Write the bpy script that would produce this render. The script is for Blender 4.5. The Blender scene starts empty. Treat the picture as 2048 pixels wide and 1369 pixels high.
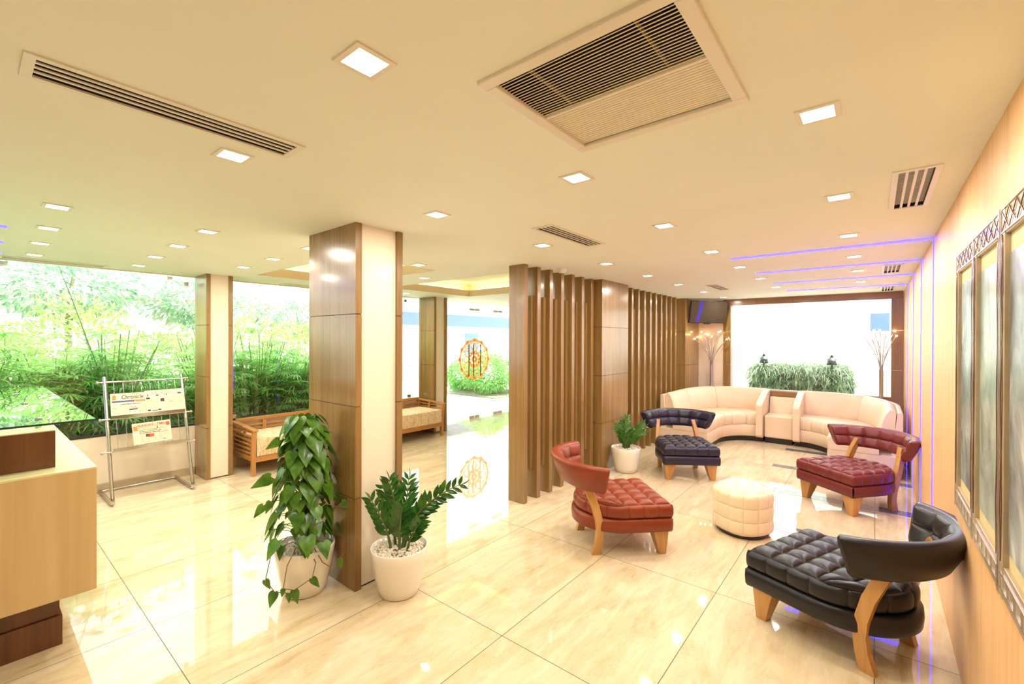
import bpy, bmesh, math, random
from mathutils import Vector, Matrix
random.seed(7)
SC = bpy.context.scene
COL = SC.collection
PI = math.pi

# ------------------------------------------------------------------ camera
H = 2.42            # ceiling height
EYE = 1.65
TH, PITCH, ROLL, FPX = 0.68368, -0.003458, 0.003143, 892.68
c, s = math.cos, math.sin
F = Vector((-s(TH)*c(PITCH), c(TH)*c(PITCH), s(PITCH)))
R0 = Vector((c(TH), s(TH), 0)); U0 = R0.cross(F)
R = R0*c(ROLL)+U0*s(ROLL); U = -R0*s(ROLL)+U0*c(ROLL)
cam = bpy.data.objects.new('camera', bpy.data.cameras.new('camera'))
cam.data.sensor_width = 36; cam.data.lens = FPX*36/2048; cam.data.clip_start = 0.02; cam.data.clip_end = 200
M = Matrix((R, U, -F)).transposed().to_4x4(); M.translation = (0, 0, EYE)
cam.matrix_world = M
COL.objects.link(cam); SC.camera = cam

# ------------------------------------------------------------------ world, sun, exposure
SC.view_settings.view_transform = 'Standard'; SC.view_settings.look = 'None'
SC.view_settings.gamma = 1; SC.view_settings.use_curve_mapping = False
SC.view_settings.exposure = 0.56
W = bpy.data.worlds.new('world'); SC.world = W; W.use_nodes = True
bg = W.node_tree.nodes['Background']
bg.inputs[0].default_value = (0.93, 0.97, 1.0, 1); bg.inputs[1].default_value = 3.0
sun = bpy.data.objects.new('sun', bpy.data.lights.new('sun', 'SUN'))
sun.data.energy = 7.0; sun.data.angle = 0.02; sun.data.color = (1, .96, .88)
sun.rotation_euler = Vector((-0.18, -0.62, -1.15)).to_track_quat('-Z', 'Y').to_euler()
COL.objects.link(sun)
LAMP_W = 6.6        # watts of one downlight
LAMP_COL = (1.0, .925, .80)
LED_COL = (.26, .17, 7.0)

# ------------------------------------------------------------------ materials
def nt(name):
    m = bpy.data.materials.new(name); m.use_nodes = True
    t = m.node_tree; return m, t, t.nodes['Principled BSDF']
def setp(b, **k):
    for n, v in k.items():
        n = {'rough': 'Roughness', 'metal': 'Metallic', 'coat': 'Coat Weight', 'crough': 'Coat Roughness', 'ior': 'IOR', 'spec': 'Specular IOR Level',
             'sheen': 'Sheen Weight', 'trans': 'Transmission Weight'}[n]
        b.inputs[n].default_value = v
def lk(t, a, b): t.links.new(a, b)
def coords(t, scale=(1, 1, 1), kind='Object', rot=(0, 0, 0)):
    tc = t.nodes.new('ShaderNodeTexCoord'); mp = t.nodes.new('ShaderNodeMapping')
    mp.inputs['Scale'].default_value = scale; mp.inputs['Rotation'].default_value = rot
    lk(t, tc.outputs[kind], mp.inputs[0]); return mp.outputs[0]
def noise(t, vec, scale, detail=4, rough=.55, dist=0):
    n = t.nodes.new('ShaderNodeTexNoise'); n.inputs['Scale'].default_value = scale; n.inputs['Detail'].default_value = detail
    n.inputs['Roughness'].default_value = rough; n.inputs['Distortion'].default_value = dist
    if vec is not None: lk(t, vec, n.inputs['Vector'])
    return n.outputs[0]
def ramp(t, fac, stops):
    r = t.nodes.new('ShaderNodeValToRGB'); e = r.color_ramp.elements
    while len(e) < len(stops): e.new(.5)
    for i, (p, col) in enumerate(stops): e[i].position = p; e[i].color = (*col, 1)
    lk(t, fac, r.inputs[0]); return r.outputs[0]
def bump(t, b, h, strength=.1, dist=.01):
    n = t.nodes.new('ShaderNodeBump'); n.inputs['Strength'].default_value = strength; n.inputs['Distance'].default_value = dist
    lk(t, h, n.inputs['Height']); lk(t, n.outputs[0], b.inputs['Normal'])
def mth(t, op, a, b=None, c_=None):
    n = t.nodes.new('ShaderNodeMath'); n.operation = op
    for i, v in enumerate((a, b, c_)):
        if v is None: continue
        if isinstance(v, (int, float)): n.inputs[i].default_value = v
        else: lk(t, v, n.inputs[i])
    return n.outputs[0]
def mixc(t, fac, a, b):
    n = t.nodes.new('ShaderNodeMix'); n.data_type = 'RGBA'
    if isinstance(fac, (int, float)): n.inputs[0].default_value = fac
    else: lk(t, fac, n.inputs[0])
    for i, v in ((6, a), (7, b)):
        if isinstance(v, tuple): n.inputs[i].default_value = (*v, 1)
        else: lk(t, v, n.inputs[i])
    return n.outputs[2]
def plain(name, col, rough=.5, nscale=0, amp=.06, bmp=0, **k):
    m, t, b = nt(name); setp(b, rough=rough, **k)
    b.inputs['Base Color'].default_value = (*col, 1)
    sc_ = nscale or 12
    n = noise(t, coords(t), sc_)
    lo = tuple(x*(1-amp) for x in col); hi = tuple(min(1, x*(1+amp)) for x in col)
    lk(t, ramp(t, n, [(.3, lo), (.7, hi)]), b.inputs['Base Color'])
    if bmp: bump(t, b, noise(t, coords(t), sc_*12, 3), bmp, .003)
    return m
def wood(name, dark, light, axis='z', rough=.32, fine=55, coat=.25):
    m, t, b = nt(name); setp(b, rough=rough, coat=coat, crough=.12)
    sc_ = {'z': (1, 1, .035), 'x': (.035, 1, 1), 'y': (1, .035, 1)}[axis]
    v = coords(t, sc_)
    g = noise(t, v, fine, 5, .6, .4); g2 = noise(t, v, fine*.16, 3, .5, 1.2)
    f = mth(t, 'ADD', mth(t, 'MULTIPLY', g, .45), mth(t, 'MULTIPLY', g2, .55))
    lk(t, ramp(t, f, [(.32, dark), (.5, tuple((a+b_)/2 for a, b_ in zip(dark, light))), (.68, light)]), b.inputs['Base Color'])
    bump(t, b, g, .05, .002); return m
def leather(name, col, rough=.34, amp=.12):
    m, t, b = nt(name); setp(b, rough=rough, coat=.05, crough=.25, spec=.36)
    v = coords(t)
    n = noise(t, v, 7, 4)
    lk(t, ramp(t, n, [(.3, tuple(x*(1-amp) for x in col)), (.7, tuple(min(1, x*(1+amp)) for x in col))]), b.inputs['Base Color'])
    vo = t.nodes.new('ShaderNodeTexVoronoi'); vo.inputs['Scale'].default_value = 420; lk(t, v, vo.inputs['Vector'])
    bump(t, b, vo.outputs['Distance'], .12, .0012); return m
def emis(name, col, strength):
    m, t, b = nt(name); b.inputs['Base Color'].default_value = (.01, .01, .01, 1)
    b.inputs['Emission Color'].default_value = (*col, 1); b.inputs['Emission Strength'].default_value = strength
    return m
def glassm(name, tint=(.93, .985, .96), gloss=1.0, ior=1.5):
    m = bpy.data.materials.new(name); m.use_nodes = True; t = m.node_tree; t.nodes.clear()
    o = t.nodes.new('ShaderNodeOutputMaterial'); mx = t.nodes.new('ShaderNodeMixShader')
    tr = t.nodes.new('ShaderNodeBsdfTransparent'); gl = t.nodes.new('ShaderNodeBsdfGlossy'); fr = t.nodes.new('ShaderNodeFresnel')
    ge = t.nodes.new('ShaderNodeNewGeometry'); lk(t, mth(t, 'ADD', mth(t, 'MULTIPLY', ge.outputs['Backfacing'], 1/ior-ior), ior), fr.inputs[0])   # same reflectance on both faces
    tr.inputs[0].default_value = (*tint, 1); gl.inputs['Roughness'].default_value = 0.0
    f = mth(t, 'MULTIPLY', fr.outputs[0], gloss)
    lk(t, f, mx.inputs[0]); lk(t, tr.outputs[0], mx.inputs[1]); lk(t, gl.outputs[0], mx.inputs[2]); lk(t, mx.outputs[0], o.inputs[0])
    return m
def leafm(name, a, b_, scale=9, trans=.45, rough=.4):
    m, t, b = nt(name); setp(b, rough=rough)
    o = t.nodes['Material Output']; tl = t.nodes.new('ShaderNodeBsdfTranslucent'); mx = t.nodes.new('ShaderNodeMixShader'); mx.inputs[0].default_value = trans
    colr = ramp(t, noise(t, coords(t), scale, 3), [(.35, a), (.65, b_)])
    lk(t, colr, b.inputs['Base Color']); lk(t, colr, tl.inputs[0])
    lk(t, b.outputs[0], mx.inputs[1]); lk(t, tl.outputs[0], mx.inputs[2]); lk(t, mx.outputs[0], o.inputs[0]); return m

def floor_mat():
    m, t, b = nt('polished_marble_tiles'); setp(b, rough=.035, ior=1.52, coat=.15, crough=.02)
    v = coords(t); sx = t.nodes.new('ShaderNodeSeparateXYZ'); lk(t, v, sx.inputs[0])
    X, Y = sx.outputs[0], sx.outputs[1]
    def cell(a, off, size):
        q = mth(t, 'DIVIDE', mth(t, 'SUBTRACT', a, off), size); fl = mth(t, 'FLOOR', q); fr = mth(t, 'SUBTRACT', q, fl)
        d = mth(t, 'MULTIPLY', mth(t, 'MINIMUM', fr, mth(t, 'SUBTRACT', 1, fr)), size); return fl, d
    ix, dx = cell(X, .002, .806); iy, dy = cell(Y, .682, 1.2135)
    d = mth(t, 'MINIMUM', dx, dy); line = mth(t, 'LESS_THAN', d, .0022)
    wn = t.nodes.new('ShaderNodeTexWhiteNoise'); wn.noise_dimensions = '2D'; cb = t.nodes.new('ShaderNodeCombineXYZ')
    lk(t, ix, cb.inputs[0]); lk(t, iy, cb.inputs[1]); lk(t, cb.outputs[0], wn.inputs['Vector'])
    off = t.nodes.new('ShaderNodeVectorMath'); off.operation = 'MULTIPLY_ADD'; lk(t, wn.outputs['Color'], off.inputs[0])
    off.inputs[1].default_value = (9, 9, 9); lk(t, v, off.inputs[2])
    mp = t.nodes.new('ShaderNodeMapping'); mp.inputs['Scale'].default_value = (3.2, .75, 1); mp.inputs['Rotation'].default_value = (0, 0, .06); lk(t, off.outputs[0], mp.inputs[0])
    n1 = noise(t, mp.outputs[0], 2.2, 8, .62, .9); n2 = noise(t, mp.outputs[0], 9, 6, .7, .6)
    f = mth(t, 'ADD', mth(t, 'MULTIPLY', n1, .65), mth(t, 'MULTIPLY', n2, .35))
    base = ramp(t, f, [(.30, (.47, .34, .18)), (.43, (.62, .49, .30)), (.55, (.69, .575, .385)), (.7, (.76, .66, .48))])
    vein = mth(t, 'LESS_THAN', mth(t, 'ABSOLUTE', mth(t, 'SUBTRACT', n1, .44)), .004)
    vein = mth(t, 'MULTIPLY', vein, mth(t, 'GREATER_THAN', n2, .52))
    base = mixc(t, mth(t, 'MULTIPLY', vein, .45), base, (.42, .27, .13))
    lk(t, mixc(t, line, base, (.10, .085, .05)), b.inputs['Base Color'])
    lk(t, mth(t, 'ADD', mth(t, 'MULTIPLY', line, .5), .035), b.inputs['Roughness'])
    return m

MT = dict(
    floor=floor_mat(),
    ceiling=plain('ceiling_paint', (.83, .85, .76), .75, 3, .015),
    cove=plain('cove_paint', (.86, .82, .60), .7, 3, .02),
    beige=plain('tan_paint', (.66, .56, .43), .7, 3, .02),
    cream=plain('cream_wall', (.82, .72, .55), .55, 4, .03),
    gloss_cream=plain('cream_lacquer_panel', (.84, .76, .60), .22, 3, .01, coat=.3),
    skirt=plain('beige_stone_skirting', (.55, .44, .27), .3, 6, .1),
    peach=wood('peach_wall_veneer', (.68, .37, .15), (.82, .52, .26), 'z', .5, 90, .03),
    sidecream=plain('pink_cream_wall', (.80, .66, .52), .5, 4, .03),
    wood=wood('teak_veneer', (.195, .105, .030), (.34, .20, .070), 'z', .24, 60, .4),
    woodx=wood('teak_veneer_across', (.22, .11, .045), (.36, .19, .085), 'x', .3, 60),
    darkwood=wood('walnut_veneer', (.085, .028, .008), (.17, .062, .018), 'z', .3, 70),
    oak=wood('pale_oak_laminate', (.55, .38, .16), (.70, .52, .26), 'z', .4, 26, .05),
    oaktop=plain('pale_laminate_top', (.72, .64, .36), .3, 5, .03),
    bench=wood('orange_teak', (.36, .14, .028), (.56, .27, .07), 'y', .3, 50),
    benchv=wood('orange_teak_upright', (.36, .14, .028), (.56, .27, .07), 'z', .3, 50),
    chairwood=wood('honey_wood', (.38, .16, .035), (.66, .36, .11), 'z', .28, 32, .4),
    red=leather('rust_red_leather', (.23, .038, .011)),
    wine=leather('blue_lit_red_leather', (.15, .020, .017)),  # red leather with the blue light on it put into its burgundy colour
    navy=leather('navy_leather', (.020, .014, .032), .32),
    black=leather('black_brown_leather', (.011, .009, .011), .3),
    ivory=leather('ivory_leather', (.77, .60, .42), .36, .03),
    pouf=leather('cream_pouf_leather', (.82, .68, .46), .36, .03),
    plinth=plain('dark_plinth', (.02, .013, .009), .35),
    chrome=plain('brushed_chrome', (.58, .56, .53), .14, 5, .02, metal=1),
    steel=plain('dark_steel', (.10, .09, .09), .3, 5, .02, metal=1),
    lampsteel=plain('satin_lamp_steel', (.62, .60, .60), .22, 5, .02, metal=1),
    rubber=plain('black_rubber', (.02, .02, .02), .5),
    white=plain('white_enamel', (.80, .76, .68), .4, 5, .02),
    louvre=plain('cream_louvre', (.80, .73, .58), .45, 5, .02),
    void=plain('black_duct', (.01, .01, .01), .8),
    pot=plain('white_glazed_pot', (.86, .80, .68), .12, 5, .01, coat=.6),
    pebble=plain('cream_pebbles', (.74, .67, .54), .55, 20, .15),
    glass=glassm('window_glass', (.95, .985, .965)),
    deskglass=glassm('green_desk_glass', (.80, .94, .88), 1.6),
    glassedge=plain('dark_green_glass_edge', (.01, .05, .04), .1),
    screen=plain('television_screen', (.035, .028, .022), .06, 5, .05, coat=1.0),
    paper=plain('newsprint', (.78, .64, .45), .8, 30, .05),
    ink=plain('black_ink', (.03, .025, .02), .7), greyink=plain('grey_ink', (.36, .30, .24), .8),
    redink=plain('red_ink', (.45, .09, .05), .7), blueink=plain('blue_ink', (.06, .09, .20), .7),
    orangeink=plain('orange_ink', (.70, .22, .05), .7), greenink=plain('green_tint', (.50, .56, .36), .8),
    straw=None, lampface=emis('lit_diffuser', (1, .86, .58), 9.0), led=emis('violet_led', LED_COL, 1.0),
    bulb=emis('glowing_bulb', (1, .62, .25), 22.0),
    emblem=leafm('tan_frosted_film', (.94, .62, .32), (.96, .68, .38), 3, .7, .5),
    greystone=plain('grey_stone_inlay', (.16, .155, .17), .08, 40, .35, coat=.3),
    frame=wood('greyed_frame_wood', (.30, .20, .11), (.46, .34, .21), 'z', .3, 60, .3),
    framex=plain('pale_bronze_frame', (.40, .30, .19), .32, 8, .12, coat=.3),
    silver=plain('silver_frame_line', (.66, .60, .52), .25, 5, .02, metal=.8),
    mat=plain('buff_mat_board', (.62, .50, .26), .7, 12, .05),
    leaf=leafm('pothos_leaf', (.045, .14, .012), (.13, .30, .03), 14, .2, .28),
    zz=leafm('zz_leaf', (.012, .07, .012), (.05, .17, .02), 14, .12, .2),
    zz2=leafm('zz_leaf_light', (.03, .12, .015), (.10, .26, .04), 14, .15, .25),
    vine=plain('brown_vine', (.20, .10, .03), .6), stemg=plain('green_stem', (.10, .15, .03), .5),
    palm=leafm('lady_palm_leaf', (.18, .46, .09), (.42, .70, .26), 3, .5),
    hedge=leafm('yellow_green_leaf', (.32, .58, .14), (.72, .82, .40), 2, .5),
    tree=leafm('tree_leaf', (.26, .46, .30), (.56, .70, .52), 2, .4),
    grass=leafm('planter_grass', (.06, .16, .06), (.48, .60, .36), 5, .3),
    bark=plain('pale_bark', (.40, .36, .26), .8, 20, .2), soil=plain('garden_soil', (.20, .19, .13), .9, 14, .5),
    bamboo=plain('green_cane', (.22, .32, .12), .5),
    paving=plain('white_paving', (.88, .86, .80), .5, 2, .05), render=plain('white_render', (.90, .90, .86), .8, 2, .03),
    coping=plain('terracotta_coping', (.42, .20, .14), .8, 8, .15), paleglass=plain('pale_blue_glazing', (.13, .20, .32), .3),
    lantern=plain('green_black_lantern', (.03, .05, .05), .4),
)
def straw_mat():
    m, t, b = nt('woven_straw_cloth'); setp(b, rough=.85)
    v = coords(t, (1, 1, 1)); a = noise(t, coords(t, (160, 14, 160)), 1, 3); d = noise(t, coords(t, (14, 120, 14)), 1, 3)
    f = mth(t, 'MULTIPLY', mth(t, 'ADD', a, d), .5)
    lk(t, ramp(t, f, [(.36, (.46, .28, .12)), (.5, (.72, .53, .31)), (.62, (.84, .70, .48))]), b.inputs['Base Color']); bump(t, b, f, .5, .004); return m
MT['straw'] = straw_mat()
def art_mat(name, seed, tones):
    m, t, b = nt(name); setp(b, rough=.35, coat=.15, crough=.1)
    v = coords(t, (1, 1, .55)); 
    mp = t.nodes.new('ShaderNodeMapping'); mp.inputs['Location'].default_value = (seed, seed*2.3, seed); lk(t, v, mp.inputs[0])
    n = noise(t, mp.outputs[0], 4.2, 9, .62, 2.0)
    lk(t, ramp(t, n, tones), b.inputs['Base Color']); return m

# ------------------------------------------------------------------ mesh helpers
class MB:
    def __init__(s_): s_.v = []; s_.f = []; s_.sm = []
    def add(s_, vs, fs, smooth=False):
        o = len(s_.v); s_.v += [tuple(p) for p in vs]; s_.f += [tuple(i+o for i in f) for f in fs]; s_.sm += [smooth]*len(fs); return s_
    def box(s_, x0, x1, y0, y1, z0, z1, T=None):
        x0, x1 = sorted((x0, x1)); y0, y1 = sorted((y0, y1)); z0, z1 = sorted((z0, z1))
        vs = [Vector(p) for p in ((x0, y0, z0), (x1, y0, z0), (x1, y1, z0), (x0, y1, z0), (x0, y0, z1), (x1, y0, z1), (x1, y1, z1), (x0, y1, z1))]
        if T is not None: vs = [T @ p for p in vs]
        return s_.add(vs, [(3, 2, 1, 0), (4, 5, 6, 7), (0, 1, 5, 4), (1, 2, 6, 5), (2, 3, 7, 6), (3, 0, 4, 7)])
    def hexa(s_, b, t):   # bottom quad, top quad (ccw from above)
        return s_.add(list(b)+list(t), [(3, 2, 1, 0), (4, 5, 6, 7), (0, 1, 5, 4), (1, 2, 6, 5), (2, 3, 7, 6), (3, 0, 4, 7)])
    def bar(s_, a, b, w, h, up=(0, 0, 1)):
        a, b = Vector(a), Vector(b); d = (b-a).normalized(); up = Vector(up); x = d.cross(up)
        if x.length < 1e-4: x = d.cross(Vector((1, 0, 0)))
        x.normalize(); z = x.cross(d); x *= w/2; z *= h/2
        return s_.hexa([a-x-z, a+x-z, b+x-z, b-x-z], [a-x+z, a+x+z, b+x+z, b-x+z])
    def tube(s_, pts, r, n=8, cap=True):
        pts = [Vector(p) for p in pts]; rs = r if isinstance(r, (list, tuple)) else [r]*len(pts); vs = []; ref = None
        for i, p in enumerate(pts):
            d = (pts[min(i+1, len(pts)-1)]-pts[max(i-1, 0)]).normalized()
            if ref is None: ref = d.orthogonal().normalized()
            ref = (ref-d*ref.dot(d)).normalized(); w = d.cross(ref)
            for k in range(n):
                a = 2*PI*k/n; vs.append(p+(ref*c(a)+w*s(a))*rs[i])
        fs = [(i*n+k, i*n+(k+1) % n, (i+1)*n+(k+1) % n, (i+1)*n+k) for i in range(len(pts)-1) for k in range(n)]
        s_.add(vs, fs, True)
        if cap: s_.add(vs[:n], [tuple(range(n))[::-1]]); s_.add(vs[-n:], [tuple(range(n))])
        return s_
    def lathe(s_, prof, n=40, ctr=(0, 0, 0), sq=0):
        cx, cy, cz = ctr; vs = []
        for r, z in prof:
            for k in range(n): a = 2*PI*k/n; vs.append((cx+r*c(a), cy+r*s(a), cz+z))
        m = len(prof)
        fs = [(i*n+k, i*n+(k+1) % n, (i+1)*n+(k+1) % n, (i+1)*n+k) for i in range(m-1) for k in range(n)]
        return s_.add(vs, fs, True)
    def ball(s_, p, r, n=8, m=6, sc=(1, 1, 1)):
        p = Vector(p); prof = [(s(PI*i/m), -c(PI*i/m)) for i in range(m+1)]; vs = []
        for rr, z in prof:
            for k in range(n): a = 2*PI*k/n; vs.append((p.x+r*sc[0]*rr*c(a), p.y+r*sc[1]*rr*s(a), p.z+r*sc[2]*z))
        return s_.add(vs, [(i*n+k, i*n+(k+1) % n, (i+1)*n+(k+1) % n, (i+1)*n+k) for i in range(m) for k in range(n)], True)
    def disc(s_, ctr, r, n=32):
        cx, cy, cz = ctr; return s_.add([(cx+r*c(2*PI*k/n), cy+r*s(2*PI*k/n), cz) for k in range(n)], [tuple(range(n))])
    def grid(s_, rows, smooth=True, flip=False):
        n = len(rows[0]); vs = [p for r in rows for p in r]
        fs = [(i*n+k, i*n+k+1, (i+1)*n+k+1, (i+1)*n+k) for i in range(len(rows)-1) for k in range(n-1)]
        if flip: fs = [f[::-1] for f in fs]
        return s_.add(vs, fs, smooth)
    def build(s_, name, mat, parent=None, bevel=0, weld=False):
        me = bpy.data.meshes.new(name); me.from_pydata(s_.v, [], s_.f)
        if weld:
            bm = bmesh.new(); bm.from_mesh(me); bmesh.ops.remove_doubles(bm, verts=bm.verts, dist=1e-5); bmesh.ops.recalc_face_normals(bm, faces=bm.faces); bm.to_mesh(me); bm.free()
            for p in me.polygons: p.use_smooth = True
        else:
            for p, q in zip(me.polygons, s_.sm): p.use_smooth = q
        me.materials.append(MT[mat] if isinstance(mat, str) else mat); me.update()
        o = bpy.data.objects.new(name, me); COL.objects.link(o)
        if parent is not None: o.parent = parent
        if bevel:
            b = o.modifiers.new('edge', 'BEVEL'); b.width = bevel; b.segments = 2; b.limit_method = 'ANGLE'; b.angle_limit = .7
        return o
def B(*a): return MB().box(*a)
def tag(o, label, cat, group=None):
    o['label'] = label; o['category'] = cat
    if group: o['group'] = group
    return o
def empty(name, loc, rz=0):
    o = bpy.data.objects.new(name, None); COL.objects.link(o); o.location = loc; o.rotation_euler = (0, 0, rz); o.empty_display_size = .1; return o
def struct(o): o['kind'] = 'structure'; return o
def copy_tree(o, parent=None):
    d = o.copy(); COL.objects.link(d)
    if parent is not None: d.parent = parent
    for ch in list(o.children): copy_tree(ch, d)
    return d
ORD = ['first', 'second', 'third', 'fourth', 'fifth', 'sixth', 'seventh', 'eighth', 'ninth', 'tenth', 'eleventh', 'twelfth']

# ------------------------------------------------------------------ the shell
XR, XL, YF, YB = .33, -6.47, 9.0, -2.6
struct(B(XL-.13, XR+.01, YB, YF, -.12, 0).build('floor', 'floor'))
# ceiling: slabs around two raised coves
def rect_minus(x0, x1, y0, y1, holes):
    xs = sorted({x0, x1, *[h[0] for h in holes], *[h[1] for h in holes]}); ys = sorted({y0, y1, *[h[2] for h in holes], *[h[3] for h in holes]})
    out = []
    for a, b in zip(xs, xs[1:]):
        for d, e in zip(ys, ys[1:]):
            mx, my = (a+b)/2, (d+e)/2
            if not any(h[0] < mx < h[1] and h[2] < my < h[3] for h in holes): out.append((a, b, d, e))
    return out
coveA = (-5.70, -3.76, 2.20, 3.28); coveB = (-5.54, -3.0, 3.91, 5.60)
CL = MB()
cass = (-.90, -.34, .985, 1.555)
ventsY = [(-1.845, .10, .76), (-1.745, 2.45, .76), (-1.745, 6.42, .76), (.14, 2.66, .76), (.13, 5.86, .66), (.13, 8.10, .70), (-6.32, .20, .76), (-6.30, 2.74, .72)]
holes = [coveA, coveB, cass] + [(x-.062, x+.062, y+.025, y+L-.025) for x, y, L in ventsY]
for a, b, d, e in rect_minus(XL-.13, XR+.01, YB, YF, holes): CL.box(a, b, d, e, H, H+.1)
CL.box(XL-.55, XR+.3, YB-.3, YF+1.7, H+.34, H+.5)  # roof slab; unseen far overhang lengthened to keep sun out of the window
struct(CL.build('ceiling', 'ceiling'))
cv = MB()
for (x0, x1, y0, y1) in (coveA, coveB):
    g = .18; z0, z1 = H+.10, H+.24
    cv.box(x0-g, x1+g, y0-g, y1+g, z1, z1+.02)
    for q in ((x0-g-.02, x0-g, y0-g, y1+g), (x1+g, x1+g+.02, y0-g, y1+g), (x0-g, x1+g, y0-g-.02, y0-g), (x0-g, x1+g, y1+g, y1+g+.02)): cv.box(*q, z0, z1)
struct(cv.build('trim_1', 'cove'))
lp = MB()
for (x0, x1, y0, y1) in (coveA, coveB):
    for q in ((x0-.006, x0+.006, y0, y1), (x1-.006, x1+.006, y0, y1), (x0, x1, y0-.006, y0+.006), (x0, x1, y1-.006, y1+.006)): lp.box(*q, H-.001, H+.105)
struct(lp.build('trim_2', 'beige'))
struct(B(XR, XR+.2, YB, YF+.3, 0, H).build('wall_right', 'peach'))
struct(B(XL-.4, XR+.2, YB-.2, YB, 0, H).build('wall_back', 'cream'))
wl = MB(); wl.box(XL-.13, XL, YB, 5.30, 0, .60)
struct(wl.build('wall_left', 'cream'))
bs = MB(); bs.box(XL, XL+.012, YB, 1.78, 0, .09); bs.box(XL, XL+.012, 2.08, 5.23, 0, .09); struct(bs.build('baseboard_left', 'skirt'))
wf = MB(); wf.box(-6.9, -2.21, YF, YF+.15, 0, H); struct(wf.build('wall_far', 'sidecream'))
struct(B(-2.21, XR, YF+.04, YF+.15, 0, .70).build('wall_far', 'sidecream'))

# windows
def clamp(parent, y, z, sz=.05):
    B(XL-.045, XL-.005, y-sz/2, y+sz/2, z-sz/2, z+sz/2).build('glass_clamp', 'chrome', parent)
def win(n, y0, y1, seams, clamps):
    w = empty('window_%d' % n, (0, 0, 0)); struct(w)
    for a, b in zip([y0]+seams, seams+[y1]): B(XL-.03, XL-.018, a+.004, b-.004, .60, H).build('glass_pane', 'glass', w)
    B(XL-.045, XL+.004, y0, y1, .598, .618).build('window_channel', 'rubber', w)
    B(XL-.04, XL-.006, y0, y1, H-.012, H).build('top_channel', 'white', w)
    for y, z in clamps: clamp(w, y, z)
win(1, YB, 1.79, [-.6], [(.24, H-.05), (1.54, H-.05), (1.70, H-.10)])
win(2, 2.06, 5.24, [3.9], [(2.17, H-.05), (2.22, .65), (4.95, H-.07), (5.05, .65)])
# far window with its wooden surround
w = empty('window_3', (0, 0, 0)); struct(w)
fx = [(-2.21, -1.66), (-1.657, -1.11), (-1.107, -.56), (-.557, XR-.005)]
for a, b in fx: B(a, b, YF-.03, YF+.10, 2.308, H-.001).build('head_panel', 'woodx', w)
for z0, z1 in ((0, .603), (.606, 1.21), (1.213, 1.82), (1.823, 2.305)):
    B(-2.21, -2.09, YF-.03, YF+.10, z0, z1).build('jamb_panel', 'wood', w); B(.185, XR-.005, YF-.03, YF+.10, z0, z1).build('jamb_panel', 'wood', w)
B(-2.09, .185, YF-.035, YF+.10, .70, .79).build('sill_panel', 'woodx', w)
B(-2.09, .185, YF+.02, YF+.032, .79, 2.308).build('glass_pane', 'glass', w)
B(-2.09, -2.06, YF+.01, YF+.05, .79, 2.308).build('side_channel', 'white', w); B(-2.09, .185, YF+.01, YF+.06, .785, .80).build('bottom_channel', 'white', w)

# glazed entrance
seams = [5.56, 6.83, 7.58, 8.9]
hnd = {0: [6.62, 6.76], 1: [6.97]}
for i, (a, b) in enumerate(zip(seams, seams[1:])):
    d = empty('door_%d' % (i+1), (0, 0, 0)); struct(d)
    B(-6.606, -6.594, a+.004, b-.004, .012, 2.33).build('glass_pane', 'glass', d)
    for y in (a+.08, b-.08):
        for z in (.03, 2.30): B(-6.618, -6.582, y-.07, y+.07, z-.025, z+.025).build('patch_fitting', 'chrome', d)
    for y in hnd.get(i, []):
        t_ = MB(); t_.tube([(-6.545, y, .90), (-6.545, y, 1.57)], .010, 8); t_.tube([(-6.60, y, 1.0), (-6.545, y, 1.0)], .007, 6); t_.tube([(-6.60, y, 1.47), (-6.545, y, 1.47)], .007, 6)
        t_.build('door_handle', 'steel', d)
struct(B(-6.606, -6.594, 5.56, 8.9, 2.34, H).build('window_4', 'glass'))

# wood-clad pillars: two boards and a cream core
def pillar(name, label, x0, x1, y0, y1, tb, core_in, group=None):
    r = empty(name, ((x0+x1)/2, (y0+y1)/2, 0)); r['label'] = label; r['category'] = 'pillar'
    ox, oy = r.location.x, r.location.y
    for a, b in ((y0, y0+tb), (y1-tb, y1)):
        m = MB()
        for z0, z1 in ((0, .605), (.610, 1.208), (1.213, 1.818), (1.823, H)): m.box(x0-ox, x1-ox, a-oy, b-oy, z0, z1)
        m.build('wood_panel', 'wood', r); B(x0-ox+.004, x1-ox-.004, a-oy+.004, b-oy-.004, .01, H-.01).build('shadow_joint', 'rubber', r)
    B(x0-ox+core_in, x1-ox-core_in, y0+tb-oy, y1-tb-oy, .012, H).build('cream_core', 'gloss_cream', r)
    B(x0-ox+core_in+.004, x1-ox-core_in-.004, y0+tb-oy, y1-tb-oy, 0, .012).build('shadow_gap', 'rubber', r)
    return r
pillar('pillar', 'large wood-clad pillar with cream side standing free on the floor behind two potted plants', -3.25, -2.63, 1.612, 1.985, .046, .022)
pillar('pillar', 'wood-edged cream pillar between the newspaper rack and the slatted bench', XL+.005, -6.06, 1.785, 2.065, .045, .02)
pillar('pillar', 'slim wood-clad pillar between the bench and the glass entrance doors', XL+.005, -6.05, 5.245, 5.555, .05, .03)
def block_pillar(label, x0, x1, y0, y1):
    r = empty('pillar', ((x0+x1)/2, (y0+y1)/2, 0)); r['label'] = label; r['category'] = 'pillar'
    ox, oy = r.location.x, r.location.y
    for z0, z1 in ((0, .609), (.614, 1.208), (1.213, 1.818), (1.823, H)): B(x0-ox, x1-ox, y0-oy, y1-oy, z0, z1).build('wood_panel', 'wood', r)
    B(x0-ox+.004, x1-ox-.004, y0-oy+.004, y1-oy-.004, .01, H-.01).build('shadow_joint', 'rubber', r)
block_pillar('brown wood-panelled pillar between the two rows of fins, behind the potted plant', -2.935, -2.65, 5.03, 5.79)
block_pillar('brown wood-panelled pillar at the far end of the fins, under the television', -2.935, -2.66, 8.21, YF)

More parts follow.
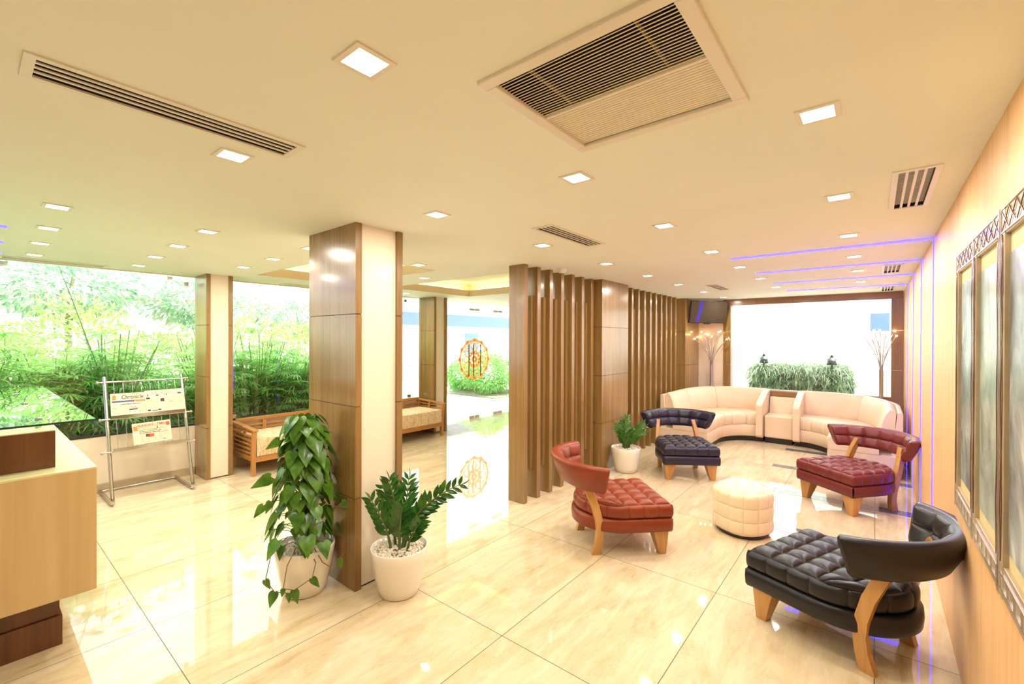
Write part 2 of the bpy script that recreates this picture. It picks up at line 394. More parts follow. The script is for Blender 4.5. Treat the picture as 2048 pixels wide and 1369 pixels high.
# fins
def fin(y, label, group, batten=True):
    r = empty('partition_fin', (-2.835, y+.03, 0)); tag(r, label, 'partition fin', group)
    B(-.10, .10, -.03, .03, 0, H).build('board', 'wood', r, .002)
    if batten: B(.0, .048, -.078, -.03, .30, 2.12).build('batten', 'wood', r, .001)
for i in range(7): fin(3.55+.2265*i, 'brown wood fin in the near row, %s from its open end' % ORD[i], 'fins of the near screen', i > 0)
for i in range(10): fin(5.87+.2265*i, 'brown wood fin in the far row, %s after the wood-panelled pillar' % ORD[i], 'fins of the far screen', i > 0)

# floor inlays and LED strips
LY = [4.50, 5.63, 6.76, 7.88]
for i, y in enumerate(LY): struct(B(-1.06, XR, y-.02, y+.13, -.002, .0012).build('trim_%d' % (i+3), 'greystone'))
for i, y in enumerate(LY):
    r = empty('led_strip', (XR, y+.04, H)); tag(r, 'violet LED strip bent from ceiling to right wall, %s from the paintings' % ORD[i], 'LED strip', 'violet LED strips')
    B(-1.385, 0, -.04, .04, -.004, .0).build('ceiling_run', 'led', r); B(-.004, 0, -.022, .022, -H+.002, -.004).build('wall_run', 'led', r)
for i, (x, y1) in enumerate([(-4.63, .185), (-5.38, .195), (-6.05, .205)]):
    tag(B(x-.04, x+.04, -1.6, y1, H-.004, H).build('led_strip', 'led'), 'short violet LED strip end above the desk, %s from the window' % ORD[2-i], 'LED strip', 'LED strips above the desk')

# ------------------------------------------------------------------ downlights
def make_light():
    r = empty('downlight', (0, 0, H)); f = MB()
    for q in ((-.062, .062, -.062, -.046), (-.062, .062, .046, .062), (-.062, -.046, -.046, .046), (.046, .062, -.046, .046)): f.box(*q, -.005, 0)
    f.build('trim_frame', 'white', r)
    B(-.046, .046, -.046, .046, -.003, -.001).build('diffuser', 'lampface', r)
    L = bpy.data.lights.new('downlight_lamp', 'AREA'); L.shape = 'SQUARE'; L.size = .09; L.energy = LAMP_W; L.color = LAMP_COL
    lo = bpy.data.objects.new('downlight_lamp', L); COL.objects.link(lo); lo.parent = r; lo.location = (0, 0, -.008)
    return r
XG = {'beside the right wall': (-.155, [1.82, 2.94, 4.05, 5.08, 6.13, 7.26]), 'over the tub chairs': (-1.097, [.70, 1.825, 2.95, 4.055, 5.08, 6.16, 7.26]),
      'next to the fins': (-2.085, [.71, 1.827, 2.946, 4.045, 5.085, 6.145, 7.298, 8.45])}
XG.update({'nearest the desk': (-3.69, [.343, 1.095, 1.84]), 'second from the desk': (-4.45, [.37, 1.11, 1.86]), 'third from the desk': (-5.2, [.387, 1.124, 1.87]),
      'beside the garden window': (-5.95, [.405, 1.148]), 'by the entrance': (-3.62, [2.93]), 'between the ceiling coves': (-4.32, [3.59]), 'by the entrance doors': (-6.0, [4.6])})
LP0 = make_light(); first = True
for nm, (x, ys) in XG.items():
    for k, y in enumerate(ys):
        o = LP0 if first else copy_tree(LP0); first = False
        o.location = (x, y, H)
        lab = 'lit square ceiling downlight in the row %s, %s from the camera end' % (nm, ORD[k]) if len(ys) > 1 else 'lit square ceiling downlight %s' % nm
        tag(o, lab, 'downlight', 'square ceiling downlights')

# vents
def DUCT(x0, x1, y0, y1, z):
    m = MB().box(x0, x1, y0, y1, z, z+.004); e = .0015
    for q in ((x0, x0+e, y0, y1), (x1-e, x1, y0, y1), (x0, x1, y0, y0+e), (x0, x1, y1-e, y1)): m.box(*q, .0, z)
    return m
def vent(x, y, L, label, fins=False):
    r = empty('ceiling_vent', (x, y+L/2, H)); tag(r, label, 'ceiling vent', 'slot vents in the ceiling'); h = L/2
    f = MB()
    for q in ((-.085, .085, -h, -h+.025), (-.085, .085, h-.025, h), (-.085, -.062, -h+.025, h-.025), (.062, .085, -h+.025, h-.025)): f.box(*q, -.006, .003)
    f.build('frame', 'white', r)
    DUCT(-.0625, .0625, -h+.0245, h-.0245, .06).build('duct', 'void', r)
    for xx in (-.032, 0, .032): B(xx-.0055, xx+.0055, -h+.025, h-.025, -.003, .001).build('slat', 'white', r)
    if fins:
        m = MB(); n = int(L/.026)
        for k in range(n): m.box(-.062, .062, -h+.03+k*(L-.06)/n, -h+.036+k*(L-.06)/n, .014, .045)
        m.build('damper_fins', 'white', r)
VL = ['long slot vent on the near ceiling above the desk side', 'slot vent beside the downlight row near the fins', 'slot vent near the television',
      'short slot vent near the right wall above the paintings', 'slot vent by the right wall between LED strips', 'small slot vent by the far window corner',
      'slot vent along the garden window above the rack', 'slot vent along the window above the bench']
for (x, y, L), lb, fn in zip(ventsY, VL, (0, 0, 0, 1, 1, 1, 0, 0)): vent(x, y, L, lb, fn)
r = empty('air_conditioner_grille', (-.62, 1.27, H)); tag(r, 'large square louvred air conditioning grille in the near ceiling', 'air grille')
f = MB()
for q in ((-.305, .305, -.305, -.265), (-.305, .305, .265, .305), (-.305, -.265, -.265, .265), (.265, .305, -.265, .265)): f.box(*q, -.012, .004)
f.build('frame', 'white', r, .003)
DUCT(-.275, .275, -.28, .28, .08).build('duct', 'void', r)
for half, (ya, yb, tilt) in enumerate(((-.262, -.006, .74), (.006, .262, .0))):
    m = MB(); n = 19
    for k in range(n):
        yc = ya+(k+.5)*(yb-ya)/n; T = Matrix.Translation((0, yc, .002)) @ Matrix.Rotation(tilt, 4, 'X')
        m.box(-.265, .265, -.0055, .0055, -.0013, .0013, T)
    for xx in (-.16, .16): m.box(xx-.002, xx+.002, ya, yb, .008, .02)
    m.build('louvre_bank', 'louvre', r)
B(-.265, .265, -.006, .006, -.006, .01).build('divider', 'white', r)
sd = MB(); sd.lathe([(0, -.042), (.03, -.042), (.042, -.034), (.045, -.018), (.055, -.014), (.055, 0)], 24); o = sd.build('smoke_detector', 'white'); o.location = (-2.62, 4.06, H)
tag(o, 'small white smoke detector on the ceiling beside the wood fins', 'smoke detector')
for i, (x0, x1, y0, y1) in enumerate((coveA, coveB)):
    m = MB()
    for q in ((x0-.15, x0-.12, y0, y1), (x1+.12, x1+.15, y0, y1), (x0, x1, y0-.15, y0-.12), (x0, x1, y1+.12, y1+.15)): m.box(*q, H+.101, H+.112)
    tag(m.build('cove_light', emis('warm_cove_strip_%d' % i, (1, .86, .50), 8.0)), 'hidden warm light strip glowing in the ceiling cove %s' % ('above the bench', 'before the entrance doors')[i], 'cove light')

# ------------------------------------------------------------------ quilting
def section_params(k):
    base = [0, .03, .08, .17, .32, .5, .68, .83, .92, .97]
    return [(i, q) for i in range(k) for q in base] + [(k-1, 1.0)]
def puff(a, b): return (max(0, 1-abs(2*a-1)**3.2)*max(0, 1-abs(2*b-1)**3.2))**.5
def quilt(mb, fn, us, vs, hu, flip=False, tuft=0):
    """fn(u,v) -> (point, normal); us, vs: seam positions 0..1; puffs between the seams"""
    U_, V_ = section_params(len(us)-1), section_params(len(vs)-1); rows = []
    for (j, tv) in V_:
        v = vs[j]+(vs[j+1]-vs[j])*tv; row = []
        for (i, tu) in U_:
            u = us[i]+(us[i+1]-us[i])*tu; p, n = fn(u, v); h = hu*puff(tu, tv)
            if tuft:
                for a in range(1, len(us)-1):
                    for b_ in range(1, len(vs)-1):
                        dd = ((u-us[a])/(us[1]-us[0]))**2+((v-vs[b_])/(vs[1]-vs[0]))**2; h -= tuft*math.exp(-dd*26)
            row.append(Vector(p)+Vector(n)*h)
        rows.append(row)
    mb.grid(rows, True, flip)
def D_out(t, hw=.32, yf=.30, ys=-.05, yr=-.40):
    """outline of the seat, t = 0..1 around: front-left corner -> front-right -> right side -> rear arc -> left side"""
    segs = [2*hw, yf-ys, 1.06, yf-ys]; L = sum(segs); q = t*L
    if q <= segs[0]: return (-hw+q, yf), (0, 1)
    q -= segs[0]
    if q <= segs[1]: return (hw, yf-q), (1, 0)
    q -= segs[1]
    if q <= segs[2]:
        a = PI*q/segs[2]; x = hw*c(a); y = ys-(ys-yr)*s(a); n = Vector((c(a)/hw, -s(a)/(ys-yr))).normalized(); return (x, y), (n.x, n.y)
    q -= segs[2]; return (-hw, ys+q), (-1, 0)
def make_chair(col):
    r = empty('tub_chair', (0, 0, 0))
    hw, yf, ys, yr = .32, .30, -.05, -.40; L0 = 2*hw; L1 = yf-ys; L2 = 1.06; LT = L0+2*L1+L2
    z0, z1 = .292, .392
    def shrink(p, k): return (p[0]*(1-k/.32), (p[1]+.05)*(1-k/.33)-.05)
    # cushion
    m = MB()
    rows = [.30, .17, .04, -.09]
    def top(u, v):
        x = (2*u-1)*(hw-.016); yrr = ys-(ys+.38-.016)*math.sqrt(max(0, 1-(x/(hw-.004))**2)); yrr = min(yrr, -.10)
        k = v*5
        if k <= 3: y = .284-(.284+.09)*k/3
        else: y = -.09+(yrr+.09)*(k-3)/2
        return (x, y, z1), (0, 0, 1)
    quilt(m, top, [i/5 for i in range(6)], [i/5 for i in range(6)], .028, True)
    sp = [0]+[L0*i/5/LT for i in range(1, 6)]+[(L0+L1*i/3)/LT for i in range(1, 4)]+[(L0+L1+L2*i/6)/LT for i in range(1, 7)]+[(L0+L1+L2+L1*i/3)/LT for i in range(1, 4)]
    def side(u, v):
        (x, y), n = D_out(min(u, 1), yr=-.38); a = v
        off = -.016*(2*a-1)**4
        return (x+n[0]*off, y+n[1]*off, z0+(z1-z0)*a), (n[0], n[1], 0)
    quilt(m, side, sp, [0, 1], .012, True)
    m.build('seat_cushion', col, r)
    # apron
    m = MB(); N = 96; prof = [(-.03, .186), (-.004, .186), (.006, .196), (.010, .24), (.007, .280), (-.010, .290), (-.03, .291)]; rws = []
    for off, z in prof:
        rw = []
        for k in range(N+1):
            (x, y), n = D_out(k/N); rw.append((x+n[0]*off, y+n[1]*off, z))
        rws.append(rw)
    m.grid(rws, True, True)
    for z, fl in ((.187, 1), (.291, 0)):
        pts = [(*shrink(D_out(k/N)[0], .02), z) for k in range(N)]
        m.add(pts, [tuple(range(N)) if fl else tuple(range(N))[::-1]])
    m.build('seat_base', col, r)
    # front legs, tapering
    for sx in (-1, 1):
        m = MB(); xo, xi, bo, bi = .300*sx, .175*sx, .285*sx, .228*sx
        def q(a, b_, y0, y1, z): return [(min(a, b_), y0, z), (max(a, b_), y0, z), (max(a, b_), y1, z), (min(a, b_), y1, z)]
        m.hexa(q(bo, bi, .205, .262, 0), q(xo, xi, .155, .275, .188)); m.build('front_leg', 'chairwood', r, .004)
    # rear legs, curved and rising into the backrest
    path = [(-.285, 0), (-.262, .09), (-.256, .18), (-.268, .27), (-.298, .38), (-.345, .50), (-.392, .60)]
    for sx in (-1, 1):
        m = MB(); rw = []
        for i, (y, z) in enumerate(path):
            a = path[max(i-1, 0)]; b_ = path[min(i+1, len(path)-1)]; d = Vector((0, b_[0]-a[0], b_[1]-a[1])).normalized(); nn = Vector((0, d.z, -d.y))
            w = .030 if i > 0 else .034; hx = .0225; x = sx*(.226, .232, .242, .253, .255, .242, .222)[i]
            if i == 0: nn = Vector((0, 1, 0))
            P0 = Vector((x, y, z)); rw.append([P0-nn*w+Vector((-hx, 0, 0)), P0-nn*w+Vector((hx, 0, 0)), P0+nn*w+Vector((hx, 0, 0)), P0+nn*w+Vector((-hx, 0, 0)), P0-nn*w+Vector((-hx, 0, 0))])
        m.grid(rw, False); m.add(rw[0][:4], [(3, 2, 1, 0)]); m.add(rw[-1][:4], [(0, 1, 2, 3)]); m.build('rear_leg', 'chairwood', r, .003)
    # backrest band
    cy, zb, zt = -.063, .505, .722; th = .075
    def rad(z): return .372+.085*(z-zb)/(zt-zb)
    def phm(z): return math.radians(61+6*(z-zb)/(zt-zb))
    def pt(u, rr, z):
        a = (2*u-1)*phm(z); return (rr*s(a), cy-rr*c(a), z+.012*c(a*1.2)), (s(a), -c(a))
    m = MB()
    def inner(u, v):
        z = zb+.016+(zt-zb-.032)*v; p, n = pt(u, rad(z), z); return p, (-n[0], -n[1], .15)
    quilt(m, inner, [i/7 for i in range(8)], [0, .5, 1], .020, False, .012)
    NN = 70
    ring = [(0.0, zb+.016), (.006, zb+.004), (.025, zb), (th-.02, zb+.002), (th-.004, zb+.018), (th+.004, (zb+zt)/2), (th, zt-.03), (th-.014, zt-.008), (th-.035, zt), (.03, zt), (.008, zt-.005), (0, zt-.016)]
    m.grid([[pt(k/NN, rad(z)+o_, z)[0] for k in range(NN+1)] for o_, z in ring], True, False)
    for u, fl in ((0, False), (1, True)):
        pts = [Vector(pt(u, rad(z)+o_, z)[0]) for o_, z in ring]; ctr = sum(pts, Vector())/len(pts)
        d = Vector((s((2*u-1)*1.08)*0+(2*u-1)*.5, .85, 0)).normalized()
        ins = [ctr+(p-ctr)*.86+d*.012 for p in pts]; n = len(pts)
        fs = [(i, (i+1) % n, n+(i+1) % n, n+i) for i in range(n)]
        fs = [f_[::-1] for f_ in fs] if not fl else fs
        m.add(pts+ins, fs, True); m.add(ins, [tuple(range(n)) if fl else tuple(range(n))[::-1]])
    m.build('backrest', col, r)
    return r
CH = [(-1.636, 3.445, (.70, .714), 'red', 'rust-red leather tub chair with its back to the wood fins'),
      (-1.84, 5.65, (.57, -.82), 'navy', 'navy leather tub chair standing before the curved ivory sofa and the far potted plant'),
      (-.215, 5.66, (-.63, -.777), 'wine', 'red leather tub chair coloured burgundy as if blue-lit, facing the round pouf from the right wall side'),
      (-.20, 3.16, (-.93, .37), 'black', 'blackish navy leather tub chair near the paintings, its back to the wall')]
for x, y, f_, col, lab in CH:
    o = make_chair(col); o.location = (x, y, 0); o.rotation_euler = (0, 0, math.atan2(f_[1], f_[0])-PI/2); tag(o, lab, 'chair', 'tufted tub chairs')

# pouf
r = empty('pouf', (-.895, 4.285, 0), .25); tag(r, 'cream quilted round pouf between the four tub chairs', 'pouf')
m = MB(); RP = .222
def sq(a): return RP*(1+.035*c(4*a))
def pside(u, v):
    a = 2*PI*u; rr = sq(a)-.016*max(0, (abs(2*v-1)-.8)/.2)**2*1.0; return (rr*c(a), rr*s(a), .03+.345*v), (c(a), s(a), 0)
quilt(m, pside, [i/12 for i in range(13)], [0, .333, .666, 1], .010, False)
rows = []
NT = 48; q = []
for j in range(NT+1):
    row = []
    for i in range(NT+1):
        a, b_ = 2*i/NT-1, 2*j/NT-1
        ux, uy = a*math.sqrt(1-b_*b_/2), b_*math.sqrt(1-a*a/2); q0 = sq(math.atan2(uy, ux) if i != NT/2 or j != NT/2 else 0)-.0155; x, y = ux*q0, uy*q0
        fx_, fy_ = (x/.111+.5) % 1, (y/.111+.5) % 1; rr = min(1, math.hypot(ux, uy))
        e = .034*puff(fx_, fy_)*max(0, 1-rr**8); row.append((x, y, .375+e+.006*(1-rr*rr)))
    rows.append(row)
m.grid(rows, True); m.build('cushion_body', 'pouf', r)
m = MB(); m.lathe([(0, 0), (.19, 0), (.205, .012), (.205, .032), (0, .032)], 36); m.build('base', 'plinth', r)

# ------------------------------------------------------------------ curved sofas and the leather cube between them
CX = -1.205
def sofa_path(t, k):
    """t 0..1 from the open end to the middle; k 0 = seat front, 1 = rear; left sofa, world coordinates"""
    def path(t, x0, ye, cxx, cyy, rx, ry, xe):
        l1 = cyy-ye; l2 = PI/2*math.sqrt((rx*rx+ry*ry)/2); l3 = max(0, xe-cxx); return l1, l2, l3
    inn = (-1.935, 6.98, -1.43, 7.64, .505, .60, -1.425); out = (-2.668, 6.98, -1.90, 7.90, .768, 1.06, -1.425)
    T1, T2 = .30, .86
    def at(P_, t):
        x0, ye, cxx, cyy, rx, ry, xe = P_
        if t < T1: return Vector((x0, ye+(cyy-ye)*t/T1))
        if t < T2:
            a = PI/2*(t-T1)/(T2-T1); return Vector((cxx-rx*c(a), cyy+ry*s(a)))
        return Vector((cxx+(xe-cxx)*(t-T2)/(1-T2), cyy+ry))
    a, b_ = at(inn, t), at(out, t); return a+(b_-a)*k
def sweep(prof, t0, t1, n, mirror, ends=True, jitter=None):
    """prof: list of (k, z) closed section, swept along the sofa"""
    m = MB(); rows = []
    for (k, z) in prof+[prof[0]]:
        row = []
        for i in range(n+1):
            t = t0+(t1-t0)*i/n; kk, zz = (k, z) if jitter is None else jitter(k, z, i/n)
            p = sofa_path(t, kk); x = p.x if not mirror else 2*CX-p.x; row.append((x, p.y, zz))
        rows.append(row)
    m.grid(rows, True, mirror)
    if ends:
        nP = len(prof)
        for i, fl in ((0, mirror), (n, not mirror)):
            pts = [rows[j][i] for j in range(nP)]; m.add(pts, [tuple(range(nP)) if fl else tuple(range(nP))[::-1]])
    return m
def make_sofa(mirror):
    r = empty('curved_sofa', (CX+(.95 if mirror else -.95), 8.0, 0)); off = -Vector(r.location)
    def fin_(m, name, mat, lab=None, bev=0):
        m.v = [tuple(Vector(p)+off) for p in m.v]; o = m.build(name, mat, r, bev, True)
        es = o.modifiers.new('sharp', 'EDGE_SPLIT'); es.split_angle = .9
        return o
    fin_(sweep([(.05, 0), (.05, .085), (.95, .085), (.95, 0)], .02, 1, 40, mirror), 'plinth', 'plinth')
    fin_(sweep([(.02, .08), (0, .10), (0, .262), (.012, .272), (.60, .272), (.985, .272), (.985, .08)], 0, 1, 48, mirror), 'base', 'ivory')
    # seat cushions
    cuts = [(0, .30), (.30, .42), (.42, .54), (.54, .70), (.70, 1)]
    def jit(k, z, f_):
        e = 1-min(1, min(f_, 1-f_)/.08); e = e*e
        kk = k+(.022*e if k < .2 else 0); return kk, (z-.014*e if z > .40 else z)
    for a, b_ in cuts:
        fin_(sweep([(.004, .276), (-.012, .31), (-.014, .38), (-.006, .425), (.03, .452), (.09, .462), (.30, .464), (.66, .462), (.70, .44), (.70, .276)], a, b_, 14, mirror, True, jit), 'seat_cushion', 'ivory')
    # outer shell and back cushions
    def jb(k, z, f_):
        t_ = max(0, 1-f_/.05) if False else 0; return k, z
    fin_(sweep([(.86, .27), (.90, .55), (.93, .785), (.95, .795), (.985, .795), (1, .785), (1, .10), (.985, .10)], .02, 1, 48, mirror), 'outer_shell', 'ivory')
    def jc(k, z, f_):
        e = 1-min(1, min(f_, 1-f_)/.07); e = e*e; kk = k+(.035*e if k < .82 else 0); return kk, (z-.014*e if z > .75 else z)
    for a, b_ in [(.035, .30), (.30, .62), (.62, 1)]:
        fin_(sweep([(.68, .455), (.672, .50), (.69, .60), (.725, .70), (.765, .785), (.795, .818), (.84, .83), (.885, .822), (.915, .795), (.90, .55), (.87, .455)], a, b_, 20, mirror, True, jc), 'back_cushion', 'ivory')
    # arm beside the cube
    m = MB(); x0, x1 = -1.505, -1.415; prof = [(8.155, .085), (8.13, .12), (8.125, .60), (8.14, .635), (8.19, .655), (8.62, .79), (8.72, .81), (8.955, .81), (8.955, .085)]
    if mirror: x0, x1 = 2*CX-x1, 2*CX-x0
    nP = len(prof); vs = [(x0, y, z) for y, z in prof]+[(x1, y, z) for y, z in prof]
    m.add(vs, [(i, (i+1) % nP, nP+(i+1) % nP, nP+i) for i in range(nP)]); m.add(vs, [tuple(range(nP))[::-1], tuple(range(nP, 2*nP))])
    m.v = [tuple(Vector(p)+off) for p in m.v]; m.build('arm', 'ivory', r, .018)
    return r
tag(make_sofa(False), 'curved ivory leather sofa along the wood fins, under the television', 'sofa', 'curved ivory sofas')
tag(make_sofa(True), 'curved ivory leather sofa against the violet-lit right wall', 'sofa', 'curved ivory sofas')
r = empty('leather_cube', (CX, 8.45, 0)); tag(r, 'ivory leather cube seat with low back between the two curved sofas', 'stool')
B(-.20, .20, -.21, .45, .085, .445).build('seat_block', 'ivory', r, .022); B(-.19, .19, -.19, .44, 0, .085).build('plinth', 'plinth', r)
m = MB(); m.hexa([(-.20, .23, .44), (.20, .23, .44), (.20, .36, .44), (-.20, .36, .44)], [(-.20, .30, .70), (.20, .30, .70), (.20, .37, .70), (-.20, .37, .70)]); m.build('low_back', 'ivory', r, .012)
struct(B(CX-.205, CX+.205, 8.84, 8.96, .0, .79).build('trim_7', 'woodx'))

# ------------------------------------------------------------------ floor lamps behind the sofas
def make_lamp(rot):
    r = empty('floor_lamp', (0, 0, 0), rot)
    m = MB(); m.lathe([(0, 0), (.075, 0), (.075, .012), (.03, .022), (0, .022)], 28); m.build('base', 'lampsteel', r)
    m = MB(); m.tube([(0, 0, .02), (0, 0, 1.20)], .024, 12)
    for k in range(7): a = 2*PI*k/7; m.tube([(.023*c(a), .023*s(a), .1), (.023*c(a), .023*s(a), 1.22)], .006, 5)
    m.build('pole', 'lampsteel', r)
    for k in range(11):
        a = 2*PI*k/11+.2; inn = k % 2; spread = (.275, .17)[inn]+.02*s(k*2.3); top = (1.70, 1.79)[inn]+.03*s(k*1.7)
        pts = [(c(a)*spread*f_**1.9+.015*c(a), s(a)*spread*.62*f_**1.9+.015*s(a), 1.18+(top-1.18)*f_) for f_ in (0, .2, .4, .6, .8, 1)]
        m = MB(); m.tube(pts, .0052, 6); arm = m.build('arm', 'lampsteel', r)
        m = MB(); m.ball(Vector(pts[-1])+Vector((c(a)*.008, s(a)*.006, .012)), .014, 8, 6); m.build('bulb', 'bulb', arm)
    return r
l1 = make_lamp(.2); l1.location = (-2.395, 8.885, 0); tag(l1, 'branching steel floor lamp behind the sofa under the television', 'floor lamp', 'branching floor lamps')
l2 = copy_tree(l1); l2.rotation_euler.z = 1.1; l2.location = (.068, 8.885, 0); tag(l2, 'branching steel floor lamp before the window near the right wall', 'floor lamp', 'branching floor lamps')

# ------------------------------------------------------------------ television
a_, b_ = Vector((-2.60, 8.30, 0)), Vector((-2.12, 8.82, 0)); mid = (a_+b_)/2; ang = math.atan2((b_-a_).y, (b_-a_).x)
r = empty('television', (mid.x, mid.y, 2.178), ang); r.rotation_euler = (math.radians(12), 0, ang); tag(r, 'wall television tilted down under the ceiling in the far corner', 'television')
B(-.36, .36, .0, .035, -.205, .205).build('housing', 'rubber', r, .004); B(-.347, .347, -.003, .001, -.188, .193).build('screen', 'screen', r)
B(-.06, .06, -.006, .03, -.222, -.205).build('badge_bar', 'steel', r, .003)
m = MB(); m.bar((0, .03, 0), (0, .10, .02), .2, .2); m.bar((0, .10, .02), (0, .13, .19), .04, .04); m.build('bracket', 'steel', r)

# ------------------------------------------------------------------ paintings
AT = [art_mat('painting_surf', 1.3, [(.30, (.03, .035, .04)), (.45, (.14, .18, .18)), (.56, (.26, .31, .30)), (.70, (.66, .67, .60))]),
      art_mat('painting_pale', 5.1, [(.30, (.10, .14, .11)), (.45, (.22, .29, .25)), (.6, (.38, .43, .34)), (.75, (.26, .09, .06))]),
      art_mat('painting_dark', 9.4, [(.30, (.05, .045, .05)), (.45, (.17, .20, .21)), (.58, (.28, .31, .30)), (.72, (.66, .65, .58))])]
PL = ['tall framed abstract painting farthest along the right wall, grey surf over dark brown', 'middle tall framed abstract painting on the right wall, pale green with a reddish blot',
      'tall framed abstract painting cut by the right edge of the photo, swirling white on grey']
for i, yc in enumerate((2.785, 2.295, 1.80)):
    hw = .240; z0, z1 = .865, 2.065; r = empty('framed_painting', (XR, yc, 0)); tag(r, PL[i], 'painting', 'framed paintings on the right wall')
    f = MB()
    f.box(-.028, 0, -hw, -hw+.045, z0, z1); f.box(-.028, 0, hw-.045, hw, z0, z1); f.box(-.026, 0, -hw+.045, hw-.045, z0, z0+.10); f.box(-.026, 0, -hw+.045, hw-.045, z1-.085, z1)
    f.build('frame', 'framex', r, .002)
    B(-.031, -.026, -hw, -hw+.004, z0, z1).build('frame_edge', 'silver', r); B(-.031, -.026, hw-.004, hw, z0, z1).build('frame_edge', 'silver', r)
    la = MB(); X_ = -.0285
    n = 5; w_ = (2*hw-.02)/n; zl, zh = z1-.075, z1-.012
    for k in range(n):
        ya = -hw+.01+k*w_; la.bar((X_, ya, zl), (X_, ya+w_, zh), .0025, .003); la.bar((X_, ya+w_, zl), (X_, ya, zh), .0025, .003)
    for sy in (-1, 1):
        y0 = sy*(hw-.036); y1 = sy*(hw-.012)
        for k in range(3):
            za, zb_ = z0+.11+k*.335, z0+.11+(k+1)*.335; zm = (za+zb_)/2; ym = (y0+y1)/2
            for P_, Q_ in (((ym, za), (y0, zm)), ((y0, zm), (ym, zb_)), ((ym, za), (y1, zm)), ((y1, zm), (ym, zb_))): la.bar((-.0295, P_[0], P_[1]), (-.0295, Q_[0], Q_[1]), .002, .002)
    la.build('carved_lattice', 'darkwood', r)
    ld = MB()
    tl = MB()
    for z in (z1-.006, z1-.078): tl.box(-.030, -.025, -hw, hw, z-.002, z+.002)
    tl.build('top_inlay', 'silver', r)
    for z in (z0+.03, z0+.075): ld.box(-.030, -.025, -hw, hw, z-.002, z+.002)
    for k in range(6): yy = -hw+.03+k*(2*hw-.06)/5; ld.box(-.030, -.025, yy-.002, yy+.002, z0+.03, z0+.075)
    ld.build('ladder_inlay', 'silver', r)
    B(-.014, -.010, -hw+.043, hw-.043, z0+.095, z1-.08).build('mat_board', 'mat', r)
    B(-.0165, -.0135, -hw+.062, hw-.05, z0+.145, z1-.145).build('picture', AT[i], r)

# ------------------------------------------------------------------ reception desk
r = empty('reception_desk', (-4.5, -.1, 0)); tag(r, 'pale oak reception desk with dark plinth standing at the left', 'desk'); ox, oy = 4.5, .1
B(-5.75+ox, -3.292+ox, -.75+oy, .457+oy, .288, .945).build('counter_body', 'oak', r, .002)
B(-5.751+ox, -3.291+ox, -.751+oy, .458+oy, .945, .955).build('counter_top', 'oaktop', r, .001)
B(-5.6+ox, -3.42+ox, -.6+oy, .325+oy, .160, .288).build('plinth_upper', 'darkwood', r)
B(-5.6+ox, -3.405+ox, -.6+oy, .335+oy, 0, .157).build('plinth_lower', 'darkwood', r)
B(-5.45+ox, -3.445+ox, -.35+oy, .312+oy, .955, 1.152).build('raised_ledge', 'darkwood', r, .001)
B(-5.45+ox, -3.446+ox, -.35+oy, .311+oy, 1.152, 1.157).build('ledge_top', 'oaktop', r)
for x in (-3.62, -4.55, -5.35): 
    m = MB(); m.tube([(x+ox, .262+oy, 1.157), (x+ox, .262+oy, 1.192)], .013, 12); m.lathe([(0, 1.2035), (.017, 1.2035), (.017, 1.210), (0, 1.212)], 16, (x+ox, .262+oy, 0)); m.build('glass_standoff', 'chrome', r)
g = B(-6.15+ox, -3.40+ox, -.5+oy, .466+oy, 1.193, 1.2025).build('glass_top', 'deskglass', r)
B(-3.402+ox, -3.398+ox, -.5+oy, .467+oy, 1.1925, 1.203).build('glass_edge', 'glassedge', g); B(-6.15+ox, -3.40+ox, .465+oy, .468+oy, 1.1925, 1.203).build('glass_edge', 'glassedge', g)

# ------------------------------------------------------------------ newspaper rack and papers
r = empty('newspaper_rack', (-6.0, 1.25, 0)); tag(r, 'chrome newspaper rack leaning by the low wall under the garden window', 'rack')
O = Vector((-6.0, 1.25, 0)); YA, YZ = .92, 1.585
def lean(t): return Vector((-5.80-.42*t, 0, .03+1.20*t))
for y in (YA, YZ):
    m = MB(); pts = [(-6.44, y, .02), (-5.86, y, .02), (-5.815, y, .024), (-5.795, y, .05)]+[(lean(t).x, y, lean(t).z) for t in (.05, .5, 1.02)]
    m.tube([Vector(p)-O for p in pts], .0165, 12); m.build('side_tube', 'chrome', r)
m = MB(); m.tube([Vector((-6.42, YA, .02))-O, Vector((-6.42, YZ, .02))-O], .011, 10); m.build('floor_rail', 'chrome', r)
for t in (.975, .665, .40):
    p = lean(t); m = MB(); m.tube([Vector((p.x+.012, YA-.05, p.z))-O, Vector((p.x+.012, YZ+.05, p.z))-O], .0085, 10)
    for y in (YA-.055, YZ+.055): m.ball(Vector((p.x+.012, y, p.z))-O, .0145, 12, 8)
    m.build('cross_rail', 'chrome', r)
for t in (.665, .40):
    p = lean(t); m = MB(); a = Vector((p.x-.01, 0, p.z+.005))-O; b2 = Vector((p.x+.075, 0, p.z+.012))-O
    for y0, y1 in ((YA+.02, YZ-.02),):
        m.hexa([(a.x, y0-1.25, a.z), (b2.x, y0-1.25, b2.z), (b2.x, y1-1.25, b2.z), (a.x, y1-1.25, a.z)], [(a.x, y0-1.25, a.z+.003), (b2.x, y0-1.25, b2.z+.003), (b2.x, y1-1.25, b2.z+.003), (a.x, y1-1.25, a.z+.003)])
        m.box(b2.x-.002, b2.x+.002, y0-1.25, y1-1.25, b2.z, b2.z+.03)
    m.build('paper_shelf', 'chrome', r)
for ta, tb in ((.665, .975), (.40, .665)):
    for k in range(8):
        y = YA+.07+k*(YZ-YA-.14)/7; m = MB(); m.tube([Vector((lean(ta).x+.004, y, lean(ta).z))-O, Vector((lean(tb).x+.004, y, lean(tb).z))-O], .003, 6); m.build('wire', 'chrome', r)
